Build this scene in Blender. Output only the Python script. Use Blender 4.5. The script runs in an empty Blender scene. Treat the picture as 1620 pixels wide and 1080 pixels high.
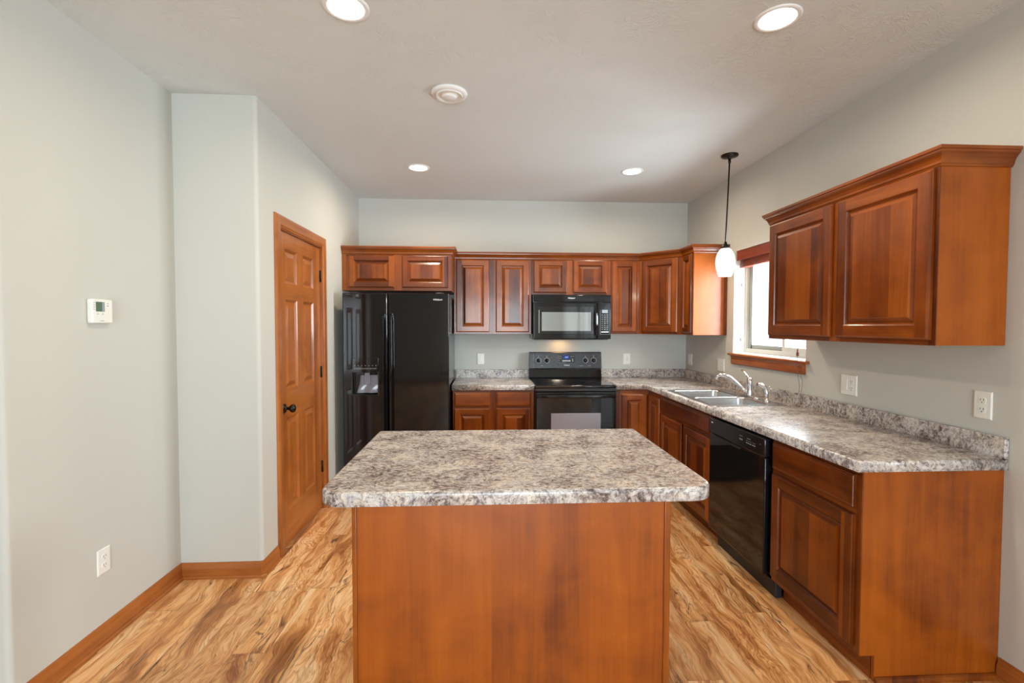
import bpy, bmesh, math, random
from mathutils import Vector, Matrix
random.seed(4)
C = bpy.context.scene
COL = C.collection
PI = math.pi

# ------------------------------------------------------------------ camera, world, light, exposure
CAM = Vector((-2.149, -5.029, 1.473))
YAW, PITCH, ROLL, FPX = 0.05353, -0.03187, 0.00158, 753.76
fw = Vector((math.sin(YAW), math.cos(YAW), 0)); rt = Vector((math.cos(YAW), -math.sin(YAW), 0)); up = Vector((0, 0, 1))
f2 = fw*math.cos(PITCH) + up*math.sin(PITCH); u2 = up*math.cos(PITCH) - fw*math.sin(PITCH)
r3 = rt*math.cos(ROLL) + u2*math.sin(ROLL); u3 = u2*math.cos(ROLL) - rt*math.sin(ROLL)
cd = bpy.data.cameras.new('camera'); cam = bpy.data.objects.new('camera', cd); COL.objects.link(cam)
cd.sensor_width = 36; cd.lens = FPX/1620*36; cd.clip_start = 0.05
cam.matrix_world = Matrix(((r3.x, u3.x, -f2.x, CAM.x), (r3.y, u3.y, -f2.y, CAM.y), (r3.z, u3.z, -f2.z, CAM.z), (0, 0, 0, 1)))
C.camera = cam

w = bpy.data.worlds.new('sky'); C.world = w; w.use_nodes = True
w.node_tree.nodes['Background'].inputs[0].default_value = (0.86, 0.93, 1.0, 1)
w.node_tree.nodes['Background'].inputs[1].default_value = 3.2
C.view_settings.view_transform = 'Standard'; C.view_settings.look = 'None'
C.view_settings.exposure = -0.26; C.view_settings.gamma = 1.0; C.view_settings.use_curve_mapping = False
C.cycles.use_denoising = True
C.cycles.max_bounces = 10; C.cycles.diffuse_bounces = 6; C.cycles.glossy_bounces = 5; C.cycles.transparent_max_bounces = 12
C.cycles.sample_clamp_indirect = 6.0; C.cycles.caustics_reflective = False; C.cycles.caustics_refractive = False

def area(name, loc, rot, sx, sy, power, col, disk=False, spread=180):
    l = bpy.data.lights.new(name, 'AREA'); l.energy = power; l.color = col
    l.shape = 'DISK' if disk else 'RECTANGLE'; l.size = sx; l.size_y = sy; l.spread = math.radians(spread)
    o = bpy.data.objects.new(name, l); COL.objects.link(o); o.location = loc; o.rotation_euler = rot
    return o
# daylight arriving through the openings of the room (area lights stand just outside the glass)
area('daylight_patio_door', (0.30, -6.10, 1.1), (0, PI/2+0.20, 0), 2.0, 1.6, 26, (0.78, 0.91, 1.0))
area('daylight_kitchen_window', (0.42, -1.455, 1.72), (0, PI/2, 0), 0.95, 1.0, 140, (0.86, 0.94, 1.0))
area('daylight_front_window', (-1.95, -9.40, 1.3), (PI/2+0.22, 0, 0), 2.2, 2.0, 420, (0.78, 0.91, 1.0))

# ------------------------------------------------------------------ materials
def new_mat(name):
    m = bpy.data.materials.new(name); m.use_nodes = True
    nt = m.node_tree; b = nt.nodes['Principled BSDF']
    return m, nt, b
def N(nt, typ, **kw):
    n = nt.nodes.new(typ)
    for k, v in kw.items():
        if k.startswith('i_'):
            key = k[2:]; key = int(key) if key.isdigit() else key.replace('_', ' ')
            n.inputs[key].default_value = v
        else: setattr(n, k, v)
    return n
def ramp(nt, fac, stops, interp='LINEAR'):
    r = nt.nodes.new('ShaderNodeValToRGB'); r.color_ramp.interpolation = interp
    while len(r.color_ramp.elements) < len(stops): r.color_ramp.elements.new(0.5)
    for e, (p, c) in zip(r.color_ramp.elements, stops):
        e.position = p; e.color = (*c, 1) if len(c) == 3 else c
    nt.links.new(fac, r.inputs[0]); return r.outputs[0]
def math_(nt, op, a, b=None, c=None):
    n = nt.nodes.new('ShaderNodeMath'); n.operation = op
    for i, v in enumerate((a, b, c)):
        if v is None: continue
        if isinstance(v, (int, float)): n.inputs[i].default_value = v
        else: nt.links.new(v, n.inputs[i])
    return n.outputs[0]
def mix(nt, fac, a, b, mode='MIX'):
    n = nt.nodes.new('ShaderNodeMix'); n.data_type = 'RGBA'; n.blend_type = mode
    for i, v in ((0, fac), (6, a), (7, b)):
        if isinstance(v, (int, float)): n.inputs[i].default_value = v
        elif isinstance(v, tuple): n.inputs[i].default_value = (*v, 1) if len(v) == 3 else v
        else: nt.links.new(v, n.inputs[i])
    return n.outputs[2]
def vec(nt, scale, off=None, src=None):
    if src is None:
        src = N(nt, 'ShaderNodeTexCoord').outputs['Object']
    m = N(nt, 'ShaderNodeMapping'); m.inputs['Scale'].default_value = scale
    nt.links.new(src, m.inputs[0])
    if off is not None: nt.links.new(off, m.inputs['Location'])
    return m.outputs[0]
def noise(nt, v, scale, detail=4, rough=0.55, dist=0.0, dim='3D'):
    n = N(nt, 'ShaderNodeTexNoise'); n.inputs['Scale'].default_value = scale; n.inputs['Detail'].default_value = detail
    n.inputs['Roughness'].default_value = rough; n.inputs['Distortion'].default_value = dist
    nt.links.new(v, n.inputs['Vector']); return n.outputs[0]
def bump(nt, b, h, strength, dist=0.01):
    n = N(nt, 'ShaderNodeBump'); n.inputs['Strength'].default_value = strength; n.inputs['Distance'].default_value = dist
    nt.links.new(h, n.inputs['Height']); nt.links.new(n.outputs[0], b.inputs['Normal'])
def plain(name, col, rough=0.5, metal=0.0, spec=0.5, coat=0.0, coat_r=0.1, emis=None, es=0.0):
    m, nt, b = new_mat(name)
    b.inputs['Base Color'].default_value = (*col, 1); b.inputs['Roughness'].default_value = rough
    b.inputs['Metallic'].default_value = metal; b.inputs['Specular IOR Level'].default_value = spec
    b.inputs['Coat Weight'].default_value = coat; b.inputs['Coat Roughness'].default_value = coat_r
    # faint procedural variation so that nothing is perfectly flat
    n = noise(nt, vec(nt, (1, 1, 1)), 35, 2)
    r = math_(nt, 'MULTIPLY_ADD', n, 0.06, max(rough - 0.03, 0.0)); nt.links.new(r, b.inputs['Roughness'])
    if emis:
        b.inputs['Emission Color'].default_value = (*emis, 1); b.inputs['Emission Strength'].default_value = es
    return m

def rnd_off(nt):
    oi = N(nt, 'ShaderNodeObjectInfo'); r = oi.outputs['Random']
    c = N(nt, 'ShaderNodeCombineXYZ')
    nt.links.new(math_(nt, 'MULTIPLY', r, 37.0), c.inputs[0]); nt.links.new(math_(nt, 'MULTIPLY', r, 91.0), c.inputs[1]); nt.links.new(math_(nt, 'MULTIPLY', r, 53.0), c.inputs[2])
    return c.outputs[0], r

def wood(name, dark, mid, light, horiz=False, rough=0.31, coat=0.20, stave=0.11, fine=1.0, bump_s=0.05, stave_amt=0.35, fig=0.5, coat_r=0.12):
    """stained, lacquered wood; grain along z, or along x/y if horiz"""
    m, nt, b = new_mat(name)
    off, rnd = rnd_off(nt)
    tc = N(nt, 'ShaderNodeTexCoord').outputs['Object']
    sc = (1.2, 1.2, 14) if horiz else (9, 9, 0.9)
    v = vec(nt, sc, off, tc)
    big = noise(nt, v, 1.0, 5, 0.55, 0.6)
    v2 = vec(nt, (2.5, 2.5, 120) if horiz else (90, 90, 2.2), off, tc)
    fg = noise(nt, v2, 1.0, 3, 0.6, 0.2)
    # soft cloudy figure across the grain
    v3 = vec(nt, (2.4, 2.4, 3.2), off, tc)
    cl = noise(nt, v3, 1.3, 4, 0.6, 0.8)
    # glued staves: tone steps
    sep = N(nt, 'ShaderNodeSeparateXYZ'); nt.links.new(tc, sep.inputs[0])
    if horiz: s = math_(nt, 'MULTIPLY', sep.outputs[2], 1/stave)
    else: s = math_(nt, 'MULTIPLY', math_(nt, 'SUBTRACT', sep.outputs[0], sep.outputs[1]), 1/stave)
    s = math_(nt, 'ADD', s, math_(nt, 'MULTIPLY', rnd, 17.3))
    wn = N(nt, 'ShaderNodeTexWhiteNoise', noise_dimensions='1D'); nt.links.new(math_(nt, 'FLOOR', s), wn.inputs['W'])
    st = math_(nt, 'MULTIPLY', math_(nt, 'SUBTRACT', wn.outputs[0], 0.5), stave_amt)
    f = math_(nt, 'ADD', math_(nt, 'MULTIPLY', big, 0.62), math_(nt, 'MULTIPLY', cl, fig))
    f = math_(nt, 'ADD', f, math_(nt, 'MULTIPLY', fg, 0.22*fine))
    f = math_(nt, 'ADD', f, st)
    f = math_(nt, 'SUBTRACT', f, 0.11*fine + (fig + 0.62)*0.5 - 0.5)
    col = ramp(nt, f, [(0.25, dark), (0.5, mid), (0.78, light)])
    nt.links.new(col, b.inputs['Base Color'])
    b.inputs['Roughness'].default_value = rough; b.inputs['Specular IOR Level'].default_value = 0.35
    b.inputs['Coat Weight'].default_value = coat; b.inputs['Coat Roughness'].default_value = coat_r
    bump(nt, b, fg, bump_s, 0.002)
    return m

CH = ((0.070, 0.013, 0.0015), (0.175, 0.037, 0.003), (0.31, 0.080, 0.007))
M = {}
M['wood_v'] = wood('cherry stained wood', *CH)
M['wood_h'] = wood('cherry stained wood cross', *CH, horiz=True, stave=5.0)
M['wood_panel'] = wood('cherry veneer panel', (0.13, 0.025, 0.002), (0.285, 0.062, 0.0025), (0.40, 0.098, 0.005), stave=0.30, stave_amt=0.10, coat=0.15, coat_r=0.14, rough=0.40, fig=0.52)
OK_ = ((0.19, 0.050, 0.009), (0.36, 0.112, 0.022), (0.47, 0.17, 0.042))
M['oak_v'] = wood('golden oak', *OK_, stave=0.3, stave_amt=0.08, fine=1.7, bump_s=0.12, rough=0.33, coat=0.3)
M['oak_h'] = wood('golden oak cross', *OK_, horiz=True, stave=5, stave_amt=0.05, fine=1.7, bump_s=0.12, rough=0.33, coat=0.3)
M['sill_h'] = wood('stained sill wood', (0.16, 0.035, 0.008), (0.33, 0.085, 0.018), (0.45, 0.14, 0.03), horiz=True, stave=5, stave_amt=0.05, fine=1.2)
M['blind'] = wood('mahogany blind wood', (0.13, 0.025, 0.014), (0.22, 0.045, 0.026), (0.30, 0.075, 0.04), horiz=True, stave=5, stave_amt=0.05, rough=0.4)

def paint(name, col, rough=0.7, bs=0.08, sc=260):
    m, nt, b = new_mat(name)
    v = vec(nt, (1, 1, 1))
    big = noise(nt, v, 1.3, 3)
    c = mix(nt, big, tuple(x*0.98 for x in col), tuple(min(1, x*1.02) for x in col))
    nt.links.new(c, b.inputs['Base Color']); b.inputs['Roughness'].default_value = rough
    b.inputs['Specular IOR Level'].default_value = 0.3
    bump(nt, b, noise(nt, v, sc, 3), bs, 0.002)
    return m
WALL = (0.555, 0.56, 0.525)
M['wall'] = paint('greige wall paint', WALL)
def ceiling_mat():
    m, nt, b = new_mat('textured ceiling paint')
    v = vec(nt, (1, 1, 1))
    c = mix(nt, noise(nt, v, 1.0, 3), (0.66, 0.695, 0.70), (0.69, 0.725, 0.73))
    nt.links.new(c, b.inputs['Base Color']); b.inputs['Roughness'].default_value = 0.75
    b.inputs['Specular IOR Level'].default_value = 0.3
    # stomped drywall texture: short curved ridges in patches
    warp = N(nt, 'ShaderNodeTexNoise'); warp.inputs['Scale'].default_value = 3.2; warp.inputs['Detail'].default_value = 2
    nt.links.new(v, warp.inputs['Vector'])
    vm = N(nt, 'ShaderNodeVectorMath', operation='MULTIPLY_ADD')
    nt.links.new(warp.outputs['Color'], vm.inputs[0]); vm.inputs[1].default_value = (1.1, 1.1, 0); nt.links.new(v, vm.inputs[2])
    mp = vec(nt, (14, 56, 1), src=vm.outputs[0])
    r = noise(nt, mp, 1.0, 2, 0.5, 0.4)
    r = math_(nt, 'ABSOLUTE', math_(nt, 'SUBTRACT', r, 0.5))
    r = math_(nt, 'MULTIPLY', math_(nt, 'MINIMUM', r, 0.07), -8.0)
    msk = ramp(nt, noise(nt, v, 4.0, 2), [(0.40, (0.1,)*3), (0.60, (1,)*3)])
    h = math_(nt, 'MULTIPLY', r, msk)
    bump(nt, b, h, 0.45, 0.0065)
    return m
M['ceiling'] = ceiling_mat()

def floor_mat():
    m, nt, b = new_mat('rustic vinyl plank')
    tc = N(nt, 'ShaderNodeTexCoord').outputs['Object']
    sep = N(nt, 'ShaderNodeSeparateXYZ'); nt.links.new(tc, sep.inputs[0])
    x, y = sep.outputs[0], sep.outputs[1]
    PW, PL = 0.152, 1.22
    u = math_(nt, 'DIVIDE', x, PW); row = math_(nt, 'FLOOR', u); fu = math_(nt, 'FRACT', u)
    w1 = N(nt, 'ShaderNodeTexWhiteNoise', noise_dimensions='1D'); nt.links.new(row, w1.inputs['W'])
    t = math_(nt, 'ADD', math_(nt, 'DIVIDE', y, PL), w1.outputs[0]); cl = math_(nt, 'FLOOR', t); ft = math_(nt, 'FRACT', t)
    cb = N(nt, 'ShaderNodeCombineXYZ'); nt.links.new(row, cb.inputs[0]); nt.links.new(cl, cb.inputs[1])
    w2 = N(nt, 'ShaderNodeTexWhiteNoise', noise_dimensions='2D'); nt.links.new(cb.outputs[0], w2.inputs['Vector'])
    rid = w2.outputs[0]
    # per-plank coordinates
    c2 = N(nt, 'ShaderNodeCombineXYZ'); nt.links.new(x, c2.inputs[0]); nt.links.new(y, c2.inputs[1]); nt.links.new(math_(nt, 'MULTIPLY', rid, 60.0), c2.inputs[2])
    pv = c2.outputs[0]
    warpn = N(nt, 'ShaderNodeTexNoise'); warpn.inputs['Scale'].default_value = 3.0; warpn.inputs['Detail'].default_value = 3
    nt.links.new(vec(nt, (1.6, 0.9, 1), src=pv), warpn.inputs['Vector'])
    wv = N(nt, 'ShaderNodeVectorMath', operation='MULTIPLY_ADD'); nt.links.new(warpn.outputs['Color'], wv.inputs[0]); wv.inputs[1].default_value = (0.15, 0.25, 0); nt.links.new(pv, wv.inputs[2])
    wp = wv.outputs[0]
    g1 = noise(nt, vec(nt, (11, 1.5, 1), src=wp), 1.0, 7, 0.60, 0.45)      # broad figure
    g2 = noise(nt, vec(nt, (130, 6, 1), src=wp), 1.0, 4, 0.65, 0.3)        # fine grain
    g3 = noise(nt, vec(nt, (9, 1.6, 1.3), src=wp), 1.0, 3, 0.5, 1.2)     # contour bands
    bands = math_(nt, 'SINE', math_(nt, 'MULTIPLY', g3, 85.0))
    base = ramp(nt, g1, [(0.30, (0.28, 0.105, 0.027)), (0.41, (0.55, 0.24, 0.078)), (0.51, (0.82, 0.44, 0.18)), (0.66, (0.92, 0.64, 0.36))])
    fine = ramp(nt, g2, [(0.34, (0.64, 0.50, 0.38)), (0.52, (1, 1, 1)), (0.75, (1.0, 1.0, 1.0))])
    col = mix(nt, 0.85, base, fine, 'MULTIPLY')
    bm = ramp(nt, math_(nt, 'MULTIPLY_ADD', bands, 0.5, 0.5), [(0.0, (0.70, 0.58, 0.48)), (0.45, (1, 1, 1))])
    bandmask = ramp(nt, noise(nt, vec(nt, (5, 1.4, 1), src=wp), 1.0, 2), [(0.42, (0, 0, 0)), (0.56, (0.9,)*3)])
    col = mix(nt, bandmask, col, mix(nt, 1.0, col, bm, 'MULTIPLY'))
    # dark checks and cracks running with the grain
    cr = noise(nt, vec(nt, (24, 2.0, 1), src=wp), 1.0, 3, 0.55, 0.9)
    crl = math_(nt, 'ABSOLUTE', math_(nt, 'SUBTRACT', cr, 0.5))
    ck = ramp(nt, crl, [(0.0, (1, 1, 1)), (0.030, (0, 0, 0))])
    ckm = ramp(nt, noise(nt, vec(nt, (6, 1.6, 2), src=wp), 1.0, 3), [(0.48, (0, 0, 0)), (0.58, (0.95,)*3)])
    col = mix(nt, math_(nt, 'MULTIPLY', ck, ckm), col, (0.085, 0.034, 0.014))
    # plank to plank tone
    tone = ramp(nt, rid, [(0.0, (0.76, 0.70, 0.66)), (0.5, (0.96, 0.95, 0.94)), (1.0, (1.10, 1.10, 1.12))])
    col = mix(nt, 1.0, col, tone, 'MULTIPLY')
    # seams
    du = math_(nt, 'MINIMUM', fu, math_(nt, 'SUBTRACT', 1.0, fu)); dt = math_(nt, 'MINIMUM', ft, math_(nt, 'SUBTRACT', 1.0, ft))
    seam = math_(nt, 'MAXIMUM', math_(nt, 'LESS_THAN', du, 0.007), math_(nt, 'LESS_THAN', dt, 0.0010))
    col = mix(nt, math_(nt, 'MULTIPLY', seam, 0.55), col, (0.10, 0.045, 0.02))
    nt.links.new(col, b.inputs['Base Color'])
    b.inputs['Roughness'].default_value = 0.36; b.inputs['Specular IOR Level'].default_value = 0.45
    bump(nt, b, math_(nt, 'SUBTRACT', math_(nt, 'MULTIPLY', g2, 0.5), seam), 0.15, 0.002)
    return m
M['floor'] = floor_mat()

def laminate():
    m, nt, b = new_mat('speckled granite-look laminate')
    tc = N(nt, 'ShaderNodeTexCoord').outputs['Object']
    v = vec(nt, (1, 1.25, 1), src=tc)
    wn = N(nt, 'ShaderNodeTexNoise'); wn.inputs['Scale'].default_value = 9; wn.inputs['Detail'].default_value = 4; nt.links.new(v, wn.inputs['Vector'])
    wv = N(nt, 'ShaderNodeVectorMath', operation='MULTIPLY_ADD'); nt.links.new(wn.outputs['Color'], wv.inputs[0]); wv.inputs[1].default_value = (0.12, 0.12, 0.12); nt.links.new(v, wv.inputs[2])
    wp = wv.outputs[0]
    a = math_(nt, 'ADD', math_(nt, 'MULTIPLY', noise(nt, wp, 52, 6, 0.72), 0.67), math_(nt, 'MULTIPLY', noise(nt, wp, 7, 4, 0.6), 0.35))
    c1 = ramp(nt, a, [(0.36, (0.045, 0.028, 0.028)), (0.435, (0.17, 0.13, 0.12)), (0.495, (0.38, 0.335, 0.32)), (0.555, (0.58, 0.54, 0.51)), (0.67, (0.75, 0.72, 0.68))])
    # tan and blue-grey tints
    t1 = ramp(nt, noise(nt, wp, 15, 4, 0.6), [(0.50, (0, 0, 0)), (0.66, (1, 1, 1))])
    c2 = mix(nt, math_(nt, 'MULTIPLY', t1, 0.42), c1, mix(nt, 1.0, c1, (1.08, 0.90, 0.70), 'MULTIPLY'))
    off2 = vec(nt, (1, 1, 1), src=wp); 
    t2 = ramp(nt, noise(nt, vec(nt, (1.3, 0.8, 1.1), src=off2), 19, 4, 0.6), [(0.52, (0, 0, 0)), (0.66, (1, 1, 1))])
    c3 = mix(nt, math_(nt, 'MULTIPLY', t2, 0.6), c2, mix(nt, 1.0, c2, (0.74, 0.80, 0.92), 'MULTIPLY'))
    # dark flecks, light flecks
    fk = noise(nt, wp, 110, 3, 0.65)
    dk = ramp(nt, fk, [(0.36, (1, 1, 1)), (0.44, (0, 0, 0))])
    c4 = mix(nt, math_(nt, 'MULTIPLY', dk, 0.62), c3, (0.055, 0.04, 0.042))
    lk = ramp(nt, noise(nt, wp, 60, 3, 0.6, 0.4), [(0.57, (0, 0, 0)), (0.66, (1, 1, 1))])
    c5 = mix(nt, math_(nt, 'MULTIPLY', lk, 0.55), c4, (0.74, 0.70, 0.62))
    nt.links.new(c5, b.inputs['Base Color'])
    b.inputs['Roughness'].default_value = 0.27; b.inputs['Specular IOR Level'].default_value = 0.55
    bump(nt, b, fk, 0.05, 0.001)
    return m
M['laminate'] = laminate()
M['black'] = plain('glossy black enamel', (0.008, 0.008, 0.009), 0.06, coat=0.0, spec=0.42)
M['black_tex'] = plain('textured black enamel', (0.012, 0.012, 0.013), 0.16)
M['black_matte'] = plain('matte black plastic', (0.014, 0.014, 0.015), 0.5)
M['black_glass'] = plain('black ceramic glass', (0.006, 0.006, 0.008), 0.05, coat=0.6, coat_r=0.03)
M['panel_grey'] = plain('charcoal control panel', (0.035, 0.037, 0.045), 0.28)
M['oven_glass'] = plain('oven window with painted reflection', (0.24, 0.235, 0.27), 0.12, coat=0.8, coat_r=0.03)  # pale lavender base: the room's reflection is put into the glass colour
M['mw_glass'] = plain('microwave door screen', (0.16, 0.172, 0.168), 0.16, coat=1.0, coat_r=0.03)
M['mw_glass'].node_tree.nodes['Principled BSDF'].inputs['Coat IOR'].default_value = 2.1
M['burner'] = plain('faint burner print', (0.05, 0.05, 0.055), 0.2)
M['grey_line'] = plain('grey print', (0.32, 0.33, 0.34), 0.5)
M['white_print'] = plain('white print', (0.75, 0.77, 0.8), 0.45)
M['disp_grey'] = plain('grey dispenser plastic', (0.20, 0.21, 0.25), 0.22)
M['chrome'] = plain('polished chrome', (0.80, 0.82, 0.85), 0.10, metal=1.0)
M['steel'] = plain('brushed stainless steel', (0.62, 0.64, 0.66), 0.24, metal=1.0)
M['bronze'] = plain('dark oil rubbed bronze', (0.020, 0.014, 0.011), 0.32, metal=0.6)
M['plastic'] = plain('white wall plate plastic', (0.80, 0.81, 0.77), 0.35)
M['slot'] = plain('dark slot', (0.05, 0.05, 0.05), 0.6)
M['white_trim'] = plain('white enamelled trim', (0.82, 0.83, 0.83), 0.4)
M['reveal'] = plain('white window return paint', (0.80, 0.81, 0.80), 0.6)
M['vinyl'] = plain('light grey vinyl window frame', (0.56, 0.57, 0.53), 0.4)
M['vinyl_dark'] = plain('grey green glazing bead', (0.27, 0.30, 0.28), 0.45)
M['lcd'] = plain('green grey thermostat display', (0.10, 0.17, 0.11), 0.2)
M['lcd_side'] = plain('bluish display margin', (0.30, 0.35, 0.42), 0.25)
M['lens'] = plain('lit lamp lens', (0.9, 0.9, 0.9), 0.5, emis=(1.0, 0.97, 0.92), es=9.0)
M['shade'] = plain('lit opal glass shade', (0.9, 0.9, 0.88), 0.25, emis=(1.0, 0.965, 0.90), es=1.6)
M['bluelcd'] = plain('lit blue clock display', (0.005, 0.01, 0.05), 0.2, emis=(0.02, 0.05, 0.45), es=0.35)
M['bluedigit'] = plain('lit blue digits', (0.1, 0.2, 0.5), 0.3, emis=(0.35, 0.6, 1.0), es=1.3)
M['warmlens'] = plain('lit cooktop lamp lens', (0.9, 0.8, 0.6), 0.4, emis=(1.0, 0.62, 0.25), es=6.0)
M['string'] = plain('brown cord', (0.12, 0.10, 0.085), 0.8)
M['underside'] = plain('pale cabinet underside', (0.33, 0.19, 0.09), 0.5)
def glass():
    m, nt, b = new_mat('clear window glass'); nt.nodes.remove(b)
    out = nt.nodes['Material Output']; t = N(nt, 'ShaderNodeBsdfTransparent'); t.inputs[0].default_value = (0.97, 0.985, 0.98, 1)
    g = N(nt, 'ShaderNodeBsdfGlossy'); g.inputs['Roughness'].default_value = 0.01
    fr = N(nt, 'ShaderNodeFresnel'); fr.inputs[0].default_value = 1.45
    ge = N(nt, 'ShaderNodeNewGeometry'); fac = math_(nt, 'MULTIPLY', fr.outputs[0], math_(nt, 'SUBTRACT', 1.0, ge.outputs['Backfacing']))
    mx = N(nt, 'ShaderNodeMixShader'); nt.links.new(fac, mx.inputs[0]); nt.links.new(t.outputs[0], mx.inputs[1]); nt.links.new(g.outputs[0], mx.inputs[2])
    nt.links.new(mx.outputs[0], out.inputs[0]); return m
M['glass'] = glass()

# ------------------------------------------------------------------ mesh helpers
class MB:
    """collects geometry in world metres; build() links it as one mesh object"""
    def __init__(s): s.bm = bmesh.new()
    def v(s, p): return s.bm.verts.new(p)
    def face(s, pts, mi=0, smooth=False):
        f = s.bm.faces.new([s.bm.verts.new(p) for p in pts]); f.material_index = mi; f.smooth = smooth; return f
    def box(s, a, b, bev=0.0, mi=0, seg=2):
        x0, x1 = sorted((a[0], b[0])); y0, y1 = sorted((a[1], b[1])); z0, z1 = sorted((a[2], b[2]))
        vs = [s.bm.verts.new(p) for p in ((x0,y0,z0),(x1,y0,z0),(x1,y1,z0),(x0,y1,z0),(x0,y0,z1),(x1,y0,z1),(x1,y1,z1),(x0,y1,z1))]
        fs = [s.bm.faces.new([vs[i] for i in q]) for q in ((3,2,1,0),(4,5,6,7),(0,1,5,4),(1,2,6,5),(2,3,7,6),(3,0,4,7))]
        for f in fs: f.material_index = mi
        if bev > 0:
            es = list({e for f in fs for e in f.edges})
            r = bmesh.ops.bevel(s.bm, geom=es, offset=bev, segments=seg, affect='EDGES', profile=0.5)
            for f in r['faces']: f.material_index = mi; f.smooth = seg > 1
        return s
    def fbox(s, F, a, b, bev=0.0, mi=0, seg=2):
        """box in a local frame F=(origin,u,n): a,b are (u,z,n)"""
        n0 = len(s.bm.verts); s.bm.verts.ensure_lookup_table()
        old = set(s.bm.verts)
        s.box((a[0], a[2], a[1]), (b[0], b[2], b[1]), bev, mi, seg)
        O, U, Nn = F
        for vtx in s.bm.verts:
            if vtx not in old:
                c = vtx.co; vtx.co = O + U*c.x + Nn*c.y + Vector((0, 0, c.z))
        return s
    def prism(s, poly, z0, z1, mi=0):
        """vertical prism over a plan polygon"""
        a = [s.bm.verts.new((p[0], p[1], z0)) for p in poly]; b = [s.bm.verts.new((p[0], p[1], z1)) for p in poly]
        s.bm.faces.new(a[::-1]).material_index = mi; s.bm.faces.new(b).material_index = mi
        n = len(poly)
        for i in range(n):
            s.bm.faces.new((a[i], a[(i+1) % n], b[(i+1) % n], b[i])).material_index = mi
        return s
    def loops(s, rings, cap0=True, cap1=True, smooth=True, mi=0, close=True):
        """rings: lists of points with equal counts"""
        R = [[s.bm.verts.new(p) for p in r] for r in rings]; n = len(R[0])
        for i in range(len(R)-1):
            for j in range(n if close else n-1):
                f = s.bm.faces.new((R[i][j], R[i][(j+1) % n], R[i+1][(j+1) % n], R[i+1][j])); f.smooth = smooth; f.material_index = mi
        if cap0: s.bm.faces.new(R[0][::-1]).material_index = mi
        if cap1: s.bm.faces.new(R[-1]).material_index = mi
        return s
    def lathe(s, c, prof, axis='z', n=32, smooth=True, mi=0, cap0=True, cap1=True):
        """prof: (radius, height) along axis from centre c"""
        rings = []
        for r, h in prof:
            ring = []
            for k in range(n):
                a = 2*PI*k/n; p = (r*math.cos(a), r*math.sin(a), h)
                if axis == 'x': p = (h, p[0], p[1])
                elif axis == 'y': p = (p[0], h, p[1])
                elif axis == '-y': p = (p[0], -h, p[1])
                elif axis == '-x': p = (-h, p[0], p[1])
                elif isinstance(axis, Vector):
                    q = axis.to_track_quat('Z', 'Y'); p = q @ Vector(p)
                ring.append((c[0]+p[0], c[1]+p[1], c[2]+p[2]))
            rings.append(ring)
        return s.loops(rings, cap0, cap1, smooth, mi)
    def tube(s, pts, rad, n=10, mi=0):
        pts = [Vector(p) for p in pts]; rings = []
        T = [(pts[min(i+1, len(pts)-1)] - pts[max(i-1, 0)]).normalized() for i in range(len(pts))]
        ref = Vector((0, 0, 1)) if abs(T[0].z) < 0.9 else Vector((1, 0, 0))
        X = T[0].cross(ref).normalized()
        for i, p in enumerate(pts):
            X = (X - T[i]*X.dot(T[i])).normalized(); Y = T[i].cross(X)
            r = rad[i] if isinstance(rad, (list, tuple)) else rad
            rx, ry = r if isinstance(r, tuple) else (r, r)
            rings.append([p + X*math.cos(2*PI*k/n)*rx + Y*math.sin(2*PI*k/n)*ry for k in range(n)])
        return s.loops(rings, True, True, True, mi)
    def sweep(s, path, prof, side=1, closed=False, mi=0, smooth=False, capends=True):
        """mitred sweep of a profile [(outward, z)] along a plan path; side=+1 puts outward on the right of travel"""
        P = [Vector((p[0], p[1])) for p in path]; n = len(P); rings = []
        for i in range(n):
            d1 = (P[i]-P[i-1]).normalized() if (i > 0 or closed) else None
            d2 = (P[(i+1) % n]-P[i]).normalized() if (i < n-1 or closed) else None
            if d1 is None: d1 = d2
            if d2 is None: d2 = d1
            n1 = Vector((d1.y, -d1.x))*side; n2 = Vector((d2.y, -d2.x))*side
            mt = (n1+n2).normalized(); k = 1/max(mt.dot(n1), 0.2)
            rings.append([(P[i].x+mt.x*k*d, P[i].y+mt.y*k*d, z) for d, z in prof])
        if closed: rings.append(rings[0])
        R = [[s.bm.verts.new(p) for p in r] for r in (rings[:-1] if closed else rings)]
        if closed: R.append(R[0])
        m = len(prof)
        for i in range(len(R)-1):
            for j in range(m):
                if j == m-1 and not capends: continue
                f = s.bm.faces.new((R[i][j], R[i][(j+1) % m], R[i+1][(j+1) % m], R[i+1][j])); f.material_index = mi; f.smooth = smooth
        if not closed and capends:
            s.bm.faces.new(R[0][::-1]).material_index = mi; s.bm.faces.new(R[-1]).material_index = mi
        return s
    def fill(s, loops, mi=0):
        """planar region with holes: each loop a list of 3D points"""
        es = []
        for L in loops:
            vs = [s.bm.verts.new(p) for p in L]
            es += [s.bm.edges.new((vs[i], vs[(i+1) % len(vs)])) for i in range(len(vs))]
        r = bmesh.ops.triangle_fill(s.bm, use_beauty=True, use_dissolve=False, edges=es)
        for g in r['geom']:
            if isinstance(g, bmesh.types.BMFace): g.material_index = mi
        return s
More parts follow.
